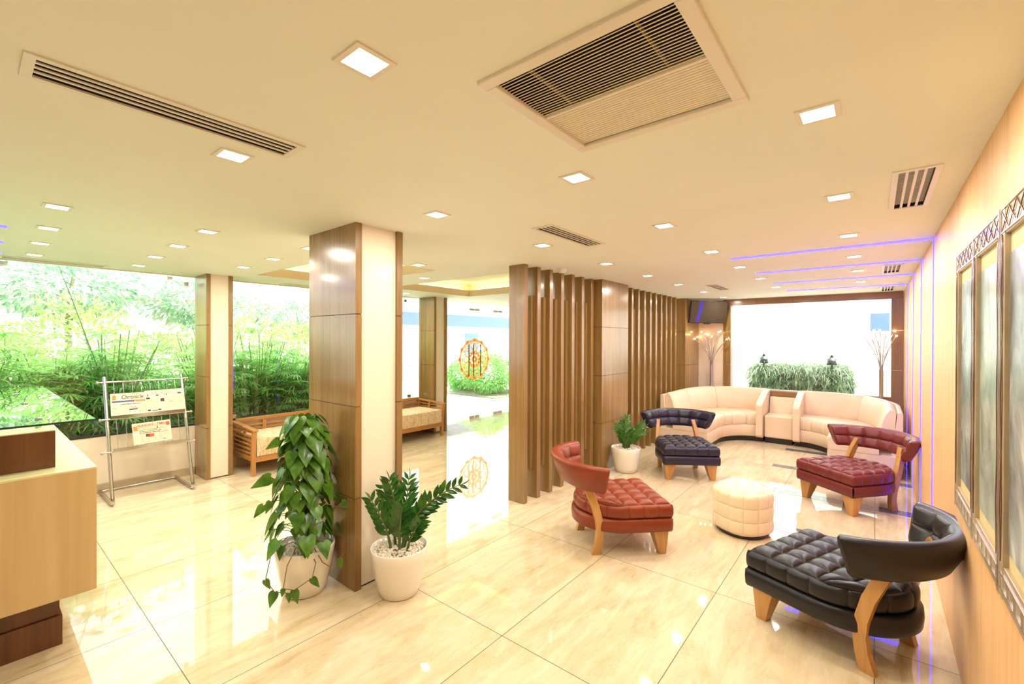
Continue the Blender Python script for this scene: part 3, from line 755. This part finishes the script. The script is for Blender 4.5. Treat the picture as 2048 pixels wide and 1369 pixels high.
def text(s_, size, x, y, mat, parent, wide=1, font_b=False, z=.004):
    cu = bpy.data.curves.new('lettering', 'FONT'); cu.body = s_; cu.size = size; cu.extrude = .0002; cu.space_character = .95; cu.materials.append(MT[mat])
    if font_b: cu.offset = .0006
    tmp = bpy.data.objects.new('tmp', cu); me = bpy.data.meshes.new_from_object(tmp); bpy.data.objects.remove(tmp); me.name = 'lettering'
    o = bpy.data.objects.new('lettering', me); COL.objects.link(o); o.parent = parent; o.location = (x, y, z); o.scale = (wide, 1, 1); return o
def paper(label, w, h, loc_t, yc, off, marks, rz=0, tilt=0):
    """flat sheet in its local XY plane (x right, y up), leaned on the rack"""
    r = empty('newspaper', (0, 0, 0)); tag(r, label, 'newspaper', 'newspapers on the rack')
    d = Vector((-.42, 0, 1.20)).normalized(); yv = Vector((0, 1, 0)); n = yv.cross(d)   # x=+Y, y=up the lean, normal towards the room
    Mx = Matrix((yv, d, n)).transposed().to_4x4(); base = lean(loc_t); Mx.translation = Vector((base.x, yc-w/2, base.z))+n*off
    r.matrix_world = Mx @ Matrix.Rotation(rz, 4, 'Z')
    sh = MB(); rows = []
    sh.box(0, w, 0, h, -.004, .003); sh.build('sheets', 'paper', r, .001)
    B(.004, w+.004, -.002, h-.004, -.009, -.005).build('inner_sheets', 'paper', r, .001)
    for mk in marks:
        if mk[0] == 't': text(mk[1], mk[2], mk[3], mk[4], mk[5], r, mk[6] if len(mk) > 6 else 1, True)
    pb = {}
    for mk in marks:
        if mk[0] == 'b': pb.setdefault(mk[5], MB()).box(mk[1], mk[2], mk[3], mk[4], .003, .0036)
    rnd = random.Random(len(label))
    for mk in marks:
        if mk[0] == 'c':   # column of small print
            _, x0, x1, y0, y1 = mk; y = y1
            while y > y0: pb.setdefault('greyink', MB()).box(x0, x1-rnd.random()*.2*(x1-x0), y-.0011, y, .003, .0034); y -= .0042
    for k_, m_ in pb.items(): m_.build({'ink': 'black_print', 'greyink': 'small_print', 'redink': 'red_print', 'blueink': 'blue_banner', 'orangeink': 'orange_banner', 'greenink': 'green_panel'}[k_], k_, r)
    return r
paper('folded newspaper headed Chronicle at the left of the rack top shelf', .34, .235, .685, 1.120, .020,
      [('t', 'Chronicle', .060, .088, .172, 'ink', .80), ('t', 'DECCAN', .018, .165, .217, 'orangeink'), ('b', .015, .045, .165, .215, 'orangeink'), ('b', .05, .075, .170, .207, 'greenink'),
       ('b', .012, .19, .138, .156, 'blueink'), ('b', .19, .335, .138, .156, 'orangeink'), ('t', 'various district leaders met', .015, .085, .112, 'ink'), ('c', .012, .07, .03, .125), ('c', .085, .14, .02, .10),
       ('b', .145, .215, .05, .062, 'ink'), ('b', .165, .225, .065, .074, 'greyink'), ('b', .155, .168, .082, .087, 'ink'), ('b', .19, .203, .082, .087, 'ink'), ('c', .23, .28, .02, .10), ('c', .285, .33, .02, .115), ('b', .012, .045, .075, .077, 'redink')], -.01)
paper('folded newspaper headed THE HINDU overlapping the other at the right of the top shelf', .345, .24, .685, 1.405, .034,
      [('t', 'THE HINDU', .032, .045, .195, 'greyink', 1.15), ('b', .02, .03, .175, .20, 'redink'), ('b', .095, .12, .175, .188, 'ink'), ('b', .165, .175, .180, .186, 'ink'), ('b', .185, .195, .178, .192, 'ink'),
       ('b', .29, .325, .18, .20, 'blueink'), ('b', .01, .042, .145, .163, 'ink'), ('b', .132, .166, .108, .142, 'ink'), ('b', .143, .156, .113, .135, 'redink'), ('c', .045, .12, .04, .15), ('c', .18, .235, .04, .155),
       ('c', .24, .285, .04, .155), ('c', .29, .335, .05, .165), ('b', .205, .245, .100, .103, 'ink'), ('b', .015, .04, .012, .03, 'ink'), ('b', .05, .10, .012, .019, 'ink'), ('b', .105, .13, .014, .028, 'ink'), ('c', .006, .04, .05, .14)], .012)
paper('folded newspaper headed SUNDAY TIMES alone on the lower shelf', .325, .225, .425, 1.275, .022,
      [('t', 'SUNDAY', .030, .045, .185, 'redink', 1.15), ('t', 'TIMES', .030, .205, .185, 'redink', 1.1), ('t', 'of the', .014, .170, .188, 'greyink'), ('b', .008, .042, .145, .195, 'orangeink'), ('b', .288, .318, .165, .205, 'redink'),
       ('b', .045, .285, .178, .180, 'ink'), ('b', .045, .26, .150, .176, 'greenink'), ('b', .045, .285, .144, .147, 'ink'), ('t', '3', .03, .20, .150, 'ink'), ('t', 'The government seeks more time', .0145, .055, .126, 'ink'), ('t', 'to reveal its next election move', .0145, .055, .109, 'ink'),
       ('b', .105, .135, .070, .100, 'ink'), ('b', .125, .175, .065, .098, 'redink'), ('b', .115, .135, .075, .090, 'orangeink'), ('c', .055, .095, .02, .10), ('c', .10, .15, .015, .06), ('c', .155, .20, .015, .06), ('c', .21, .25, .02, .12),
       ('c', .255, .31, .06, .13), ('b', .245, .275, .022, .027, 'ink'), ('b', .012, .042, .035, .085, 'greenink'), ('b', .235, .30, .105, .108, 'redink')], .03)

# ------------------------------------------------------------------ slatted benches
def make_bench(mirror):
    r = empty('slatted_bench', (0, 0, 0)); L = 1.50; xb, xf = -.32, .32
    for y in (0, L):
        sy = 1 if y == 0 else -1
        m = MB(); m.tube([(0, 0, 0), (0, 0, .01)], .001, 3) if False else None
        # front leg sweeps forward up to the arm
        rows = []
        for z, dx in ((0, 0), (.20, 0), (.34, .004), (.44, .016), (.54, .036)):
            x = xf-.02+dx; rows.append([(x-.026, y-.022*1, z), (x+.026, y-.022, z), (x+.026, y+.022, z), (x-.026, y+.022, z), (x-.026, y-.022, z)])
        m.grid(rows, False); m.add(rows[0][:4], [(3, 2, 1, 0)]); m.add(rows[-1][:4], [(0, 1, 2, 3)]); m.build('front_leg', 'benchv', r, .003)
        B(xb-.026, xb+.026, y-.022, y+.022, 0, .60).build('rear_leg', 'benchv', r, .003)
        m = MB(); m.bar((xb, y, .585), (xf+.06, y, .557), .062, .026); m.build('arm_rail', 'bench', r, .005)
        B(xb+.03, xf-.04, y-.013, y+.013, .175, .225).build('side_rail', 'bench', r, .002)
        for k in range(6): z = .262+k*.052; B(xb+.026, xf-.04+.012*k/5, y-.009, y+.009, z-.010, z+.010).build('arm_slat', 'bench', r, .002)
        m = MB(); m.bar((-.04, y+.017*sy, .20), (.0, y+.017*sy, .56), .018, .045, (1, 0, 0)); m.build('arm_stay', 'benchv', r, .002)
    B(xf-.045, xf+.005, .02, L-.02, .165, .235).build('front_rail', 'bench', r, .004)
    B(xb-.015, xb+.015, .02, L-.02, .165, .235).build('rear_rail', 'bench', r, .003)
    B(xb-.02, xb+.03, .02, L-.02, .575, .622).build('back_rail', 'bench', r, .005)
    for k in range(5): z = .30+k*.055; B(xb-.008, xb+.008, .02, L-.02, z-.013, z+.013).build('back_slat', 'bench', r, .002)
    for y in (.37, .75, 1.13): B(xb-.012, xb+.022, y-.025, y+.025, .22, .58).build('back_stay', 'benchv', r, .003)
    # cushion
    m = MB(); x0, x1, y0, y1, z0, z1 = xb+.03, xf+.012, .03, L-.03, .238, .452
    def top(u, v): return (x0+(x1-x0)*v, y0+(y1-y0)*u, z1), (0, 0, 1)
    quilt(m, top, [i/10 for i in range(11)], [0, 1], .012, True)
    def front(u, v): return (x1, y0+(y1-y0)*u, z0+(z1-z0)*v), (1, 0, 0)
    quilt(m, front, [i/10 for i in range(11)], [0, 1], .010, False)
    m.box(x0, x1-.001, y0, y1, z0, z1-.001); m.build('cushion', 'straw', r)
    return r
b1 = make_bench(False); b1.location = (-6.11, 2.20, 0); tag(b1, 'teak slatted bench with straw cushion between the cream pillar and the large pillar', 'bench', 'teak slatted benches')
b2 = copy_tree(b1); b2.location = (-6.11, 3.715, 0); tag(b2, 'teak slatted bench with straw cushion next to the glass entrance doors', 'bench', 'teak slatted benches')

# ------------------------------------------------------------------ mandala on the doors
r = empty('mandala_sticker', (-6.59, 6.83, 1.25)); tag(r, 'tan lace-like round emblem spread across the two glass entrance doors', 'emblem')
m = MB(); ry, rz_ = .44, .42
def ell(f_, a): return Vector((0, f_*ry*s(a), f_*rz_*c(a)))
def loop(fn, n, w): 
    for k in range(n): m.bar(fn(k/n), fn((k+1)/n), w, .003, (1, 0, 0)) if False else m.bar(fn(k/n), fn((k+1)/n), .003, w, (0, 0, 1)) if False else m.tube([fn(k/n), fn((k+1)/n)], w/2, 5)
loop(lambda q: ell(.93+.035*abs(c(6*PI*q*2/2*2)), 2*PI*q), 96, .062)
loop(lambda q: ell(.82, 2*PI*q), 60, .022)
for k in range(12):
    a = 2*PI*k/12; m.ball(ell(.99, a), .042, 8, 6, (.15, 1, 1))
    for sgn in (-1, 1): m.tube([ell(.30+.50*q_, a+sgn*.235*s(PI*q_)) for q_ in (0, .2, .4, .6, .8, 1)], .014, 5)
for k in range(24):
    a = 2*PI*(k+.5)/24; m.tube([ell(.06, a), ell(.30, a)], .010, 5); m.tube([ell(.30, a), ell(.42, a+.13)], .009, 5); m.tube([ell(.30, a), ell(.42, a-.13)], .009, 5)
loop(lambda q: ell(.30, 2*PI*q), 40, .012); loop(lambda q: ell(.14, 2*PI*q), 24, .02)
m.v = [(x*.12, y, z) for x, y, z in m.v]
m.build('lace_pattern', 'emblem', r)

# ------------------------------------------------------------------ potted plants
def make_pot(r, rt=.185, rb=.128, h=.305):
    m = MB(); prof = [(0, .004), (rb-.01, 0), (rb, .006), (rb+.012, .05), (rb+.034, h*.45), (rt-.006, h*.8), (rt, h-.006), (rt-.004, h), (rt-.010, h-.002), (rt-.012, h-.035), (0, h-.04)]
    m.lathe(prof, 56); m.build('pot', 'pot', r)
    m = MB(); rnd = random.Random(3)
    for k in range(430):
        a = rnd.random()*2*PI; q_ = math.sqrt(rnd.random())*(rt-.024); sz = .0075+.005*rnd.random()
        m.ball((q_*c(a), q_*s(a), h-.034+.016*(1-(q_/rt)**2)+rnd.random()*.006), sz, 6, 4, (1+.3*rnd.random(), 1, .8))
    o = m.build('pebbles', 'pebble', r); o['kind'] = 'stuff'
def heart(mb, p, d, nrm, L, Wd, curl=.15):
    """heart-shaped leaf from its base p pointing along d"""
    d = Vector(d).normalized(); nrm = Vector(nrm); nrm = (nrm-d*nrm.dot(d)).normalized(); w = d.cross(nrm)
    prof = [(-.10, .22), (-.04, .40), (.08, .50), (.24, .50), (.42, .41), (.60, .29), (.78, .16), (.92, .06), (1.0, .0)]
    L_, Cn, R_ = [], [], []
    for q_, ww in prof:
        sag = -curl*L*max(0, q_)**2; cup = .16*ww*Wd
        qc = max(q_, .0)
        Cn.append(Vector(p)+d*L*qc+nrm*sag); e = Vector(p)+d*L*q_+nrm*(sag+cup)
        L_.append(e+w*Wd*ww); R_.append(e-w*Wd*ww)
    mb.grid([L_, [(a+b2)/2-nrm*.0 for a, b2 in zip(L_, Cn)], Cn, [(a+b2)/2 for a, b2 in zip(R_, Cn)], R_], True)
def blade(mb, p, d, nrm, L, Wd, n=5, sag=.1, peak=.45):
    d = Vector(d).normalized(); nrm = Vector(nrm); nrm = nrm-d*nrm.dot(d)
    if nrm.length < 1e-3: nrm = d.orthogonal()
    nrm.normalize(); w = d.cross(nrm); A_, Cn, B_ = [], [], []
    for i in range(n+1):
        q_ = i/n; ww = Wd/2*(s(PI*min(1, (q_/peak)*.5)) if q_ < peak else s(PI*(.5+.5*(q_-peak)/(1-peak))))+.0004; ctr = Vector(p)+d*L*q_-nrm*sag*L*q_*q_
        A_.append(ctr+w*ww+nrm*ww*.35); Cn.append(ctr); B_.append(ctr-w*ww+nrm*ww*.35)
    mb.grid([A_, Cn, B_], True)
# pothos on a totem
r = empty('potted_pothos', (-2.915, 1.422, 0)); tag(r, 'tall heart-leaved climbing plant with trailing vines in a white pot against the large pillar', 'potted plant')
make_pot(r)
m = MB(); m.tube([(0, 0, .25), (.0, 0, 1.06)], .026, 10); m.build('support_pole', 'rubber', r)
rnd = random.Random(11); lf = MB(); vn = MB(); st = MB()
for k in range(165):
    z = .34+.80*(k/165)**.95+rnd.uniform(-.02, .02); z = min(z, 1.12); a = k*2.4+rnd.uniform(-.4, .4)
    R1 = (.075+.115*(1-((z-.34)/.8))**.7)*rnd.uniform(.55, 1.15); root = Vector((.02*c(a), .02*s(a), z-.05)); tip = Vector((R1*c(a), R1*s(a), z+.03))
    st.tube([root, (root+tip)/2+Vector((0, 0, .03)), tip], .0022, 4, False)
    L = rnd.uniform(.085, .135)*(1.12 if z > .95 else 1); dd = Vector((c(a)*.55, s(a)*.55, -rnd.uniform(.45, 1.1))); heart(lf, tip, dd, Vector((c(a), s(a), .55)), L, L*.80, rnd.uniform(.05, .25))
for a, z, L in ((2.3, 1.075, .13), (-.4, 1.085, .15), (.9, 1.06, .13), (3.6, 1.09, .14), (-1.4, 1.08, .13), (5.0, 1.03, .14)):
    tip = Vector((.05*c(a), .05*s(a), z)); st.tube([(0, 0, 1.0), tip], .003, 4, False); heart(lf, tip, (c(a), s(a), .02), (-.2*c(a), -.2*s(a), 1), L, L*.8, .35)
vr = Vector((c(TH), s(TH), 0)); vf = Vector((.0, 0, 0))-Vector((-2.915, 1.422, 0)); vf.normalize()
vl = Vector((vf.y, -vf.x, 0))     # towards the picture left
vl = -vl if vl.dot(vr) > 0 else vl
def vine(pts, leaves, mat=None):
    P3 = [vl*a+vf*b2+Vector((0, 0, z)) for a, b2, z in pts]; vn.tube(P3, .0028, 5, False)
    for i, L, dx in leaves:
        dd = vl*dx+Vector((0, 0, -1))+vf*.15; heart(lf, P3[i], dd, vf+vl*.2, L, L*.6, .1)
vine([(.05, .12, .34), (.10, .20, .27), (.12, .215, .14), (.06, .22, .12), (-.04, .215, .17), (-.06, .19, .25), (-.02, .12, .33)], [(2, .05, .2), (3, .09, -.2), (4, .08, -.6)])
vine([(.10, .08, .40), (.19, .10, .33), (.22, .14, .18), (.17, .18, .115), (.09, .205, .10)], [(2, .07, -.4), (3, .095, .3), (4, .06, 0)])
vine([(-.05, .15, .33), (-.10, .18, .24), (-.15, .19, .20), (-.20, .15, .23), (-.235, .12, .25)], [(3, .07, -.2)])
vine([(-.02, .12, .33), (-.05, .16, .45), (-.07, .16, .57), (-.12, .15, .60), (-.19, .10, .55), (-.22, .08, .57)], [(5, .10, -1.6), (1, .09, .2)])
vine([(.02, .14, .34), (.0, .17, .45), (.03, .15, .60), (.05, .12, .70)], [])
vine([(.04, .02, .74), (.16, .02, .74), (.20, .01, .77)], [(2, .13, 2.0)]); vine([(.03, .02, .95), (.12, .0, .99), (.15, 0, 1.0)], [(2, .10, 1.6)])
vine([(.10, .02, .62), (.20, .03, .62), (.24, .03, .60)], [(2, .09, .8), (1, .08, .4)])
lf.build('foliage', 'leaf', r); st.build('leaf_stalks', 'stemg', r); vn.build('trailing_vines', 'vine', r)
# ZZ plants
R2 = Vector((c(TH), s(TH), 0)); F2 = Vector((-s(TH), c(TH), 0))
def zz_plant(r, stems, mat, seed):
    rnd = random.Random(seed); lf = MB(); st = MB()
    for (ax, ay, L, lean_, bx, by, nl) in stems:
        dirh = Vector((ax, ay, 0)); dirh = dirh.normalized() if dirh.length > 0 else Vector((1, 0, 0)); base = Vector((bx, by, .27)); pts = []
        for i in range(9):
            q_ = i/8; pts.append(base+Vector((0, 0, L*q_*c(lean_*q_*.9)))+dirh*L*s(lean_)*q_**1.6)
        st.tube(pts, [.0105*(1-.75*i/8) for i in range(9)], 7)
        side = (R2-dirh*R2.dot(dirh)*.0+F2*rnd.uniform(-.5, .5)).normalized()
        nl = max(5, int(nl*.8))
        for k in range(nl):
            q_ = .30+.68*k/(nl-1); i = min(7, int(q_*8)); f_ = q_*8-i; p = pts[i].lerp(pts[i+1], f_); t_ = (pts[i+1]-pts[i]).normalized()
            LL = (.072+.034*s(PI*q_))*rnd.uniform(.85, 1.12)*(1 if mat == 'zz' else .85)
            for sg in (-1, 1):
                d = ((side-t_*side.dot(t_)).normalized()*sg*.8+t_*.85+Vector((rnd.uniform(-.15, .15), rnd.uniform(-.15, .15), 0))); blade(lf, p, d, -F2+Vector((0, 0, .5+.3*sg)), LL, LL*.36, 6, .12, .45)
        blade(lf, pts[-1], t_, side, .075, .028)
    lf.build('foliage', mat, r); st.build('stems', 'stemg', r)
r = empty('potted_zamioculcas', (-2.42, 1.805, 0)); tag(r, 'glossy dark-leaved plant with upright fronds in a white pot in front of the large pillar', 'potted plant'); make_pot(r)
R2 = Vector((c(TH), s(TH), 0)); F2 = Vector((-s(TH), c(TH), 0))
def hd(a, b2): v = R2*a+F2*b2; return v.x, v.y
zz_plant(r, [(*hd(1, .1), .54, .75, *hd(.03, 0), 13), (*hd(1, -.2), .46, .62, *hd(.02, -.02), 12), (*hd(-.3, 0), .46, .15, *hd(0, .01), 14), (*hd(-1, -.2), .36, .35, *hd(-.05, -.02), 9), (*hd(-.8, .5), .40, .30, *hd(-.03, .02), 11),
             (*hd(.4, -1), .36, .35, *hd(.01, -.04), 11), (*hd(.9, -.6), .24, .5, *hd(.06, -.03), 6), (*hd(.1, 1), .44, .25, *hd(.02, .03), 12)], 'zz', 5)
r = empty('potted_zamioculcas', (-2.45, 5.30, 0)); tag(r, 'smaller bright green bushy plant in a white pot before the panelled pillar among the fins', 'potted plant'); make_pot(r)
zz_plant(r, [(c(a), s(a), .30+.07*s(a*3), (.40+.2*c(a*2))*(1 if c(a) > -.3 else .15), .035*c(a), .035*s(a), 9) for a in [i*.62 for i in range(10)]]+[(1, 0, .42, .05, 0, 0, 12), (*hd(1, 0), .36, .65, .02, 0, 10), (*hd(1, .3), .30, .9, .03, 0, 9), (*hd(-1, -.4), .34, .40, -.02, 0, 9), (*hd(.3, -1), .30, .5, 0, -.03, 9)], 'zz2', 8)

# ------------------------------------------------------------------ outside: garden along the left windows
struct(B(-30, XL-.13, YB-8, 30, -.12, 0).build('ground', 'paving')); struct(B(XR-3.4, 12, YF+.15, 30, -.12, 0).build('ground_court', 'paving'))
bed = MB(); rows = []
rnd = random.Random(2)
for i in range(40):
    rows.append([(-13.5+6.85*i/39, -4+9.4*j/50, .42+.05*s(i*.9+j*.4)+.05*rnd.random()-(0.25 if i > 37 else 0)) for j in range(51)])
bed.grid(rows, True, True); o = bed.build('planting_bed', 'soil'); struct(o)
struct(MB().box(-6.75, -6.62, -4, 5.4, 0, .50).box(-13.5, -6.62, 5.3, 5.4, 0, .40).build('bed_kerb', 'render'))
def fan_clump(seed, h, stems):
    rnd = random.Random(seed); lf = MB(); st = MB()
    for k in range(stems):
        a = rnd.random()*2*PI; b0 = Vector((.22*rnd.random()*c(a), .22*rnd.random()*s(a), 0)); hh = h*rnd.uniform(.45, 1); ln = rnd.uniform(.05, .35); tp = b0+Vector((c(a)*ln, s(a)*ln, hh)); md = (b0+tp)/2+Vector((-c(a)*.04, -s(a)*.04, 0))
        st.tube([b0, md, tp], .006, 4, False)
        for lv in range(9):
            q_ = .15+.85*lv/8; p = b0.lerp(tp, q_); aa = rnd.random()*2*PI; el = rnd.uniform(-.1, .8); ax = Vector((c(aa)*c(el), s(aa)*c(el), s(el))); q2 = p+ax*rnd.uniform(.10, .22); st.tube([p, q2], .0025, 3, False)
            sd_ = ax.cross(Vector((0, 0, 1))).normalized(); nb = rnd.randint(6, 9)
            for b2 in range(nb):
                th = (b2/(nb-1)-.5)*2.3; d = ax*c(th)+sd_*s(th)+Vector((0, 0, -.15)); blade(lf, q2, d, (0, 0, 1), rnd.uniform(.16, .26), .022, 3, .25, .4)
    return lf, st
def bush(seed, rx, rz, n, lw=.05):
    rnd = random.Random(seed); lf = MB()
    for k in range(n):
        while True:
            v = Vector((rnd.uniform(-1, 1), rnd.uniform(-1, 1), rnd.uniform(-1, 1)))
            if .45 < v.length < 1: break
        lump = 1+.18*s(5*v.x+seed)*c(4*v.y); p = Vector((v.x*rx*lump, v.y*rx*lump, rz+v.z*rz*lump)); d = v.normalized()+Vector((rnd.uniform(-.7, .7), rnd.uniform(-.7, .7), rnd.uniform(-.8, .3))); blade(lf, p, d, (rnd.uniform(-1, 1), rnd.uniform(-1, 1), 1), rnd.uniform(lw*1.2, lw*2.4), lw*rnd.uniform(.5, 1), 2, .15)
    return lf
PROTO = []
for sd_, h_, ns in ((1, 1.15, 34), (2, 1.35, 32), (3, .9, 36)):
    lf, st = fan_clump(sd_, h_, ns); r = empty('lady_palm', (-8, 2, .42)); lf.build('fronds', 'palm', r); st.build('canes', 'bamboo', r); PROTO.append(r)
SP = [(-7.45, -.9, 0), (-7.55, -.1, 1), (-7.35, .45, 2), (-7.75, .75, 0), (-7.40, 1.15, 1), (-7.55, 1.75, 2), (-7.45, 2.35, 0), (-7.6, 2.95, 1), (-7.35, 3.45, 2), (-7.55, 3.95, 0), (-7.45, 4.6, 1), (-7.55, 5.1, 0), (-8.5, .25, 1), (-8.55, 1.35, 0), (-8.6, 2.55, 1), (-8.6, 3.7, 0)]
used = set()
for i, (x, y, k) in enumerate(SP):
    o = PROTO[k] if k not in used else copy_tree(PROTO[k]); used.add(k); o.location = (x, y, .42); o.rotation_euler = (0, 0, i*1.37); q_ = .85+.25*rnd.random(); o.scale = (q_, q_, q_)
    tag(o, 'green fan-leaved palm clump outside the %s window, %s %s' % (('large', 'bench')[y >= 2.0], ORD[i % 12], 'in the front row' if i < 12 else 'in the rear row'), 'shrub', 'palm clumps in the garden bed')
hb = [bush(4, .75, .80, 2600, .055).build('hedge_shrub', 'hedge'), bush(5, .8, .70, 2400, .06).build('hedge_shrub', 'hedge')]
for i, (x, y) in enumerate([(-10.2, -1.2), (-10.4, .1), (-10.0, 1.2), (-10.4, 2.4), (-10.1, 3.6), (-10.3, 4.8)]):
    o = hb[i] if i < 2 else hb[i % 2].copy()
    if i >= 2: COL.objects.link(o)
    o.location = (x, y, .38); o.rotation_euler = (0, 0, i*1.1); o.scale = (1, 1, 1.0+.1*(i % 3)); tag(o, 'sunlit yellow-green shrub in the hedge behind the palms, %s from the desk side' % ORD[i], 'shrub', 'sunlit hedge shrubs')
tp = bush(9, 1.15, .55, 2600, .075)
def make_tree():
    r = empty('garden_tree', (0, 0, 0)); tp.build('crown', 'tree', r).location = (0, 0, 2.05)
    m = MB(); m.tube([(0, 0, 0), (.05, .03, 1.2), (-.03, .02, 2.3), (.05, .1, 2.8)], [.07, .055, .04, .02], 8)
    for a in (0, 1.5, 3, 4.5): m.tube([(0, 0, 1.9), (.35*c(a), .35*s(a), 2.4), (.7*c(a), .7*s(a), 2.7)], [.03, .018, .008], 6)
    m.build('trunk', 'bark', r); return r
t0 = make_tree()
for i, (x, y, k, lb) in enumerate([(-11.2, 1.15, 1.0, 'feathery blue-green tree rising behind the hedge, in the large garden window'), (-11.6, 3.35, .95, 'feathery blue-green tree cut by the cream pillar edge of the large window'),
                                   (-11.4, 5.4, .85, 'blue-green tree behind the bench window'), (-12.0, -1.0, .9, 'blue-green tree behind the glass desk top')]):
    o = t0 if i == 0 else copy_tree(t0); o.location = (x, y, 0); o.rotation_euler = (0, 0, i*1.9); o.scale = (k, k, k); tag(o, lb, 'tree', 'trees behind the hedge')
m = MB(); m.tube([(0, 0, 0), (.02, -.12, .9), (.03, -.34, 1.7), (.02, -.50, 2.25)], [.007, .006, .004, .002], 5); r = empty('bamboo_shoot', (-7.15, 1.12, .40)); tag(r, 'single thin bamboo cane leaning across the large garden window', 'bamboo'); m.build('cane', 'stemg', r)
lf = MB()
for k in range(22): z = .8+1.45*k/22; blade(lf, (.02, -.12-.40*((z-.9)/1.35 if z > .9 else 0), z), (random.uniform(-1, 1), random.uniform(-1, 1), .2), (0, 0, 1), .11, .012, 3, .2)
lf.build('leaves', 'palm', r)
w_ = struct(MB().box(-14.3, -14.1, -8, 9, 0, 2.55).box(-14.3, -14.1, -8, 9, 2.55, 2.56).build('garden_wall', 'render'))
struct(B(-14.4, -14.05, -8, 9, 2.56, 2.70).build('garden_wall_coping', 'coping')); struct(B(-18, -14.1, -8, 9, 2.9, 4.4).build('outer_eave', 'render'))
# forecourt seen through the entrance
sb = bush(21, .8, .62, 4200, .06)
for i, (x, y, k, lb) in enumerate([(-9.3, 10.3, 1.0, 'rounded green bush outside the glass entrance doors, beside the path'), (-10.6, 10.4, .8, 'smaller green bush behind the round emblem of the entrance doors'), (-9.0, 12.4, 1.25, 'taller green bush behind the rounded bush outside the entrance')]):
    o = sb.build('garden_bush', 'palm') if i == 0 else o0.copy()
    if i == 0: o0 = o
    else: COL.objects.link(o)
    o.location = (x, y, -.02); o.scale = (k, k, k); o.rotation_euler = (0, 0, i*2); tag(o, lb, 'bush', 'bushes outside the entrance')
struct(B(-10.5, -8.3, 9.4, 11.4, 0, .03).build('forecourt_bed', 'soil'))
r = empty('outer_building', (-16, 12, 0)); tag(r, 'pale building with blue-grey upper windows across the forecourt', 'building')
B(-.5, .5, -5, 8, 0, 5).build('wall', 'render', r); B(.5, .56, -4.5, 7.5, 2.30, 2.85).build('glazing_band', 'paleglass', r); B(.5, 1.6, -5, 8, 3.0, 3.2).build('canopy', 'render', r)
for y in (-1.6, 1.0, 3.4): B(.5, .55, y, y+.9, .9, 2.0).build('window_pane', 'paleglass', r)
m = MB(); m.tube([(0, 0, 0), (.02, 0, 1.4), (0, .02, 3.2)], [.16, .14, .13], 12); o = m.build('palm_trunk', 'bark'); o.location = (-9.4, 7.9, 0); tag(o, 'pale mossy palm trunk just outside the left entrance door', 'tree trunk')
# court behind the far window
struct(B(-6, 6, 13.6, 13.8, 0, 3.0).build('court_wall', 'render')); struct(B(-2.6, 1.2, 10.15, 10.22, 0, .60).build('court_ledge', 'render'))
r = empty('grass_planter', (-1.17, 10.6, 0)); tag(r, 'long planter of arching variegated grass outside the far window', 'planter')
B(-.88, .86, -.22, .22, 0, .78).build('trough', 'lantern', r)
lf = MB(); rnd = random.Random(5)
for k in range(4200):
    p = Vector((rnd.uniform(-.88, .86), rnd.uniform(-.25, .22), .74+rnd.uniform(0, .44))); a = rnd.random()*2*PI; blade(lf, p, (c(a)*.7, s(a)*.6-.35, rnd.uniform(.2, 1.2)), (0, 0, 1), rnd.uniform(.18, .36), .010, 5, rnd.uniform(.8, 1.7), .4)
g_ = lf.build('arching_grass', 'grass', r); g_['kind'] = 'stuff'
for i, x in enumerate((-1.80, -.65)):
    r = empty('garden_lantern', (x, 10.50, 0)); tag(r, 'green-black post lantern rising from the grass planter, nearer the %s' % ('television', 'floor lamp by the right wall')[i], 'lantern', 'lanterns in the grass planter')
    m = MB(); m.tube([(0, 0, 0), (0, 0, 1.2)], .018, 8); m.build('post', 'lantern', r)
    m = MB(); m.lathe([(.075, 1.20), (.085, 1.205), (.075, 1.24), (.07, 1.27)], 16); m.lathe([(.10, 1.285), (.045, 1.335), (.03, 1.34), (.03, 1.36), (.012, 1.385), (0, 1.40)], 16); m.build('cap', 'lantern', r)
    m = MB(); m.lathe([(.062, 1.205), (.066, 1.285)], 16); m.build('lamp_glass', 'paleglass', r)
tag(B(-.10, .245, 13.5, 13.6, 1.90, 2.31).build('reflection_panel', 'paleglass'), 'small square pale blue panel on the outer white wall, standing in for a glass reflection', 'window')  # pale blue panel added to imitate a reflection in the far window glass
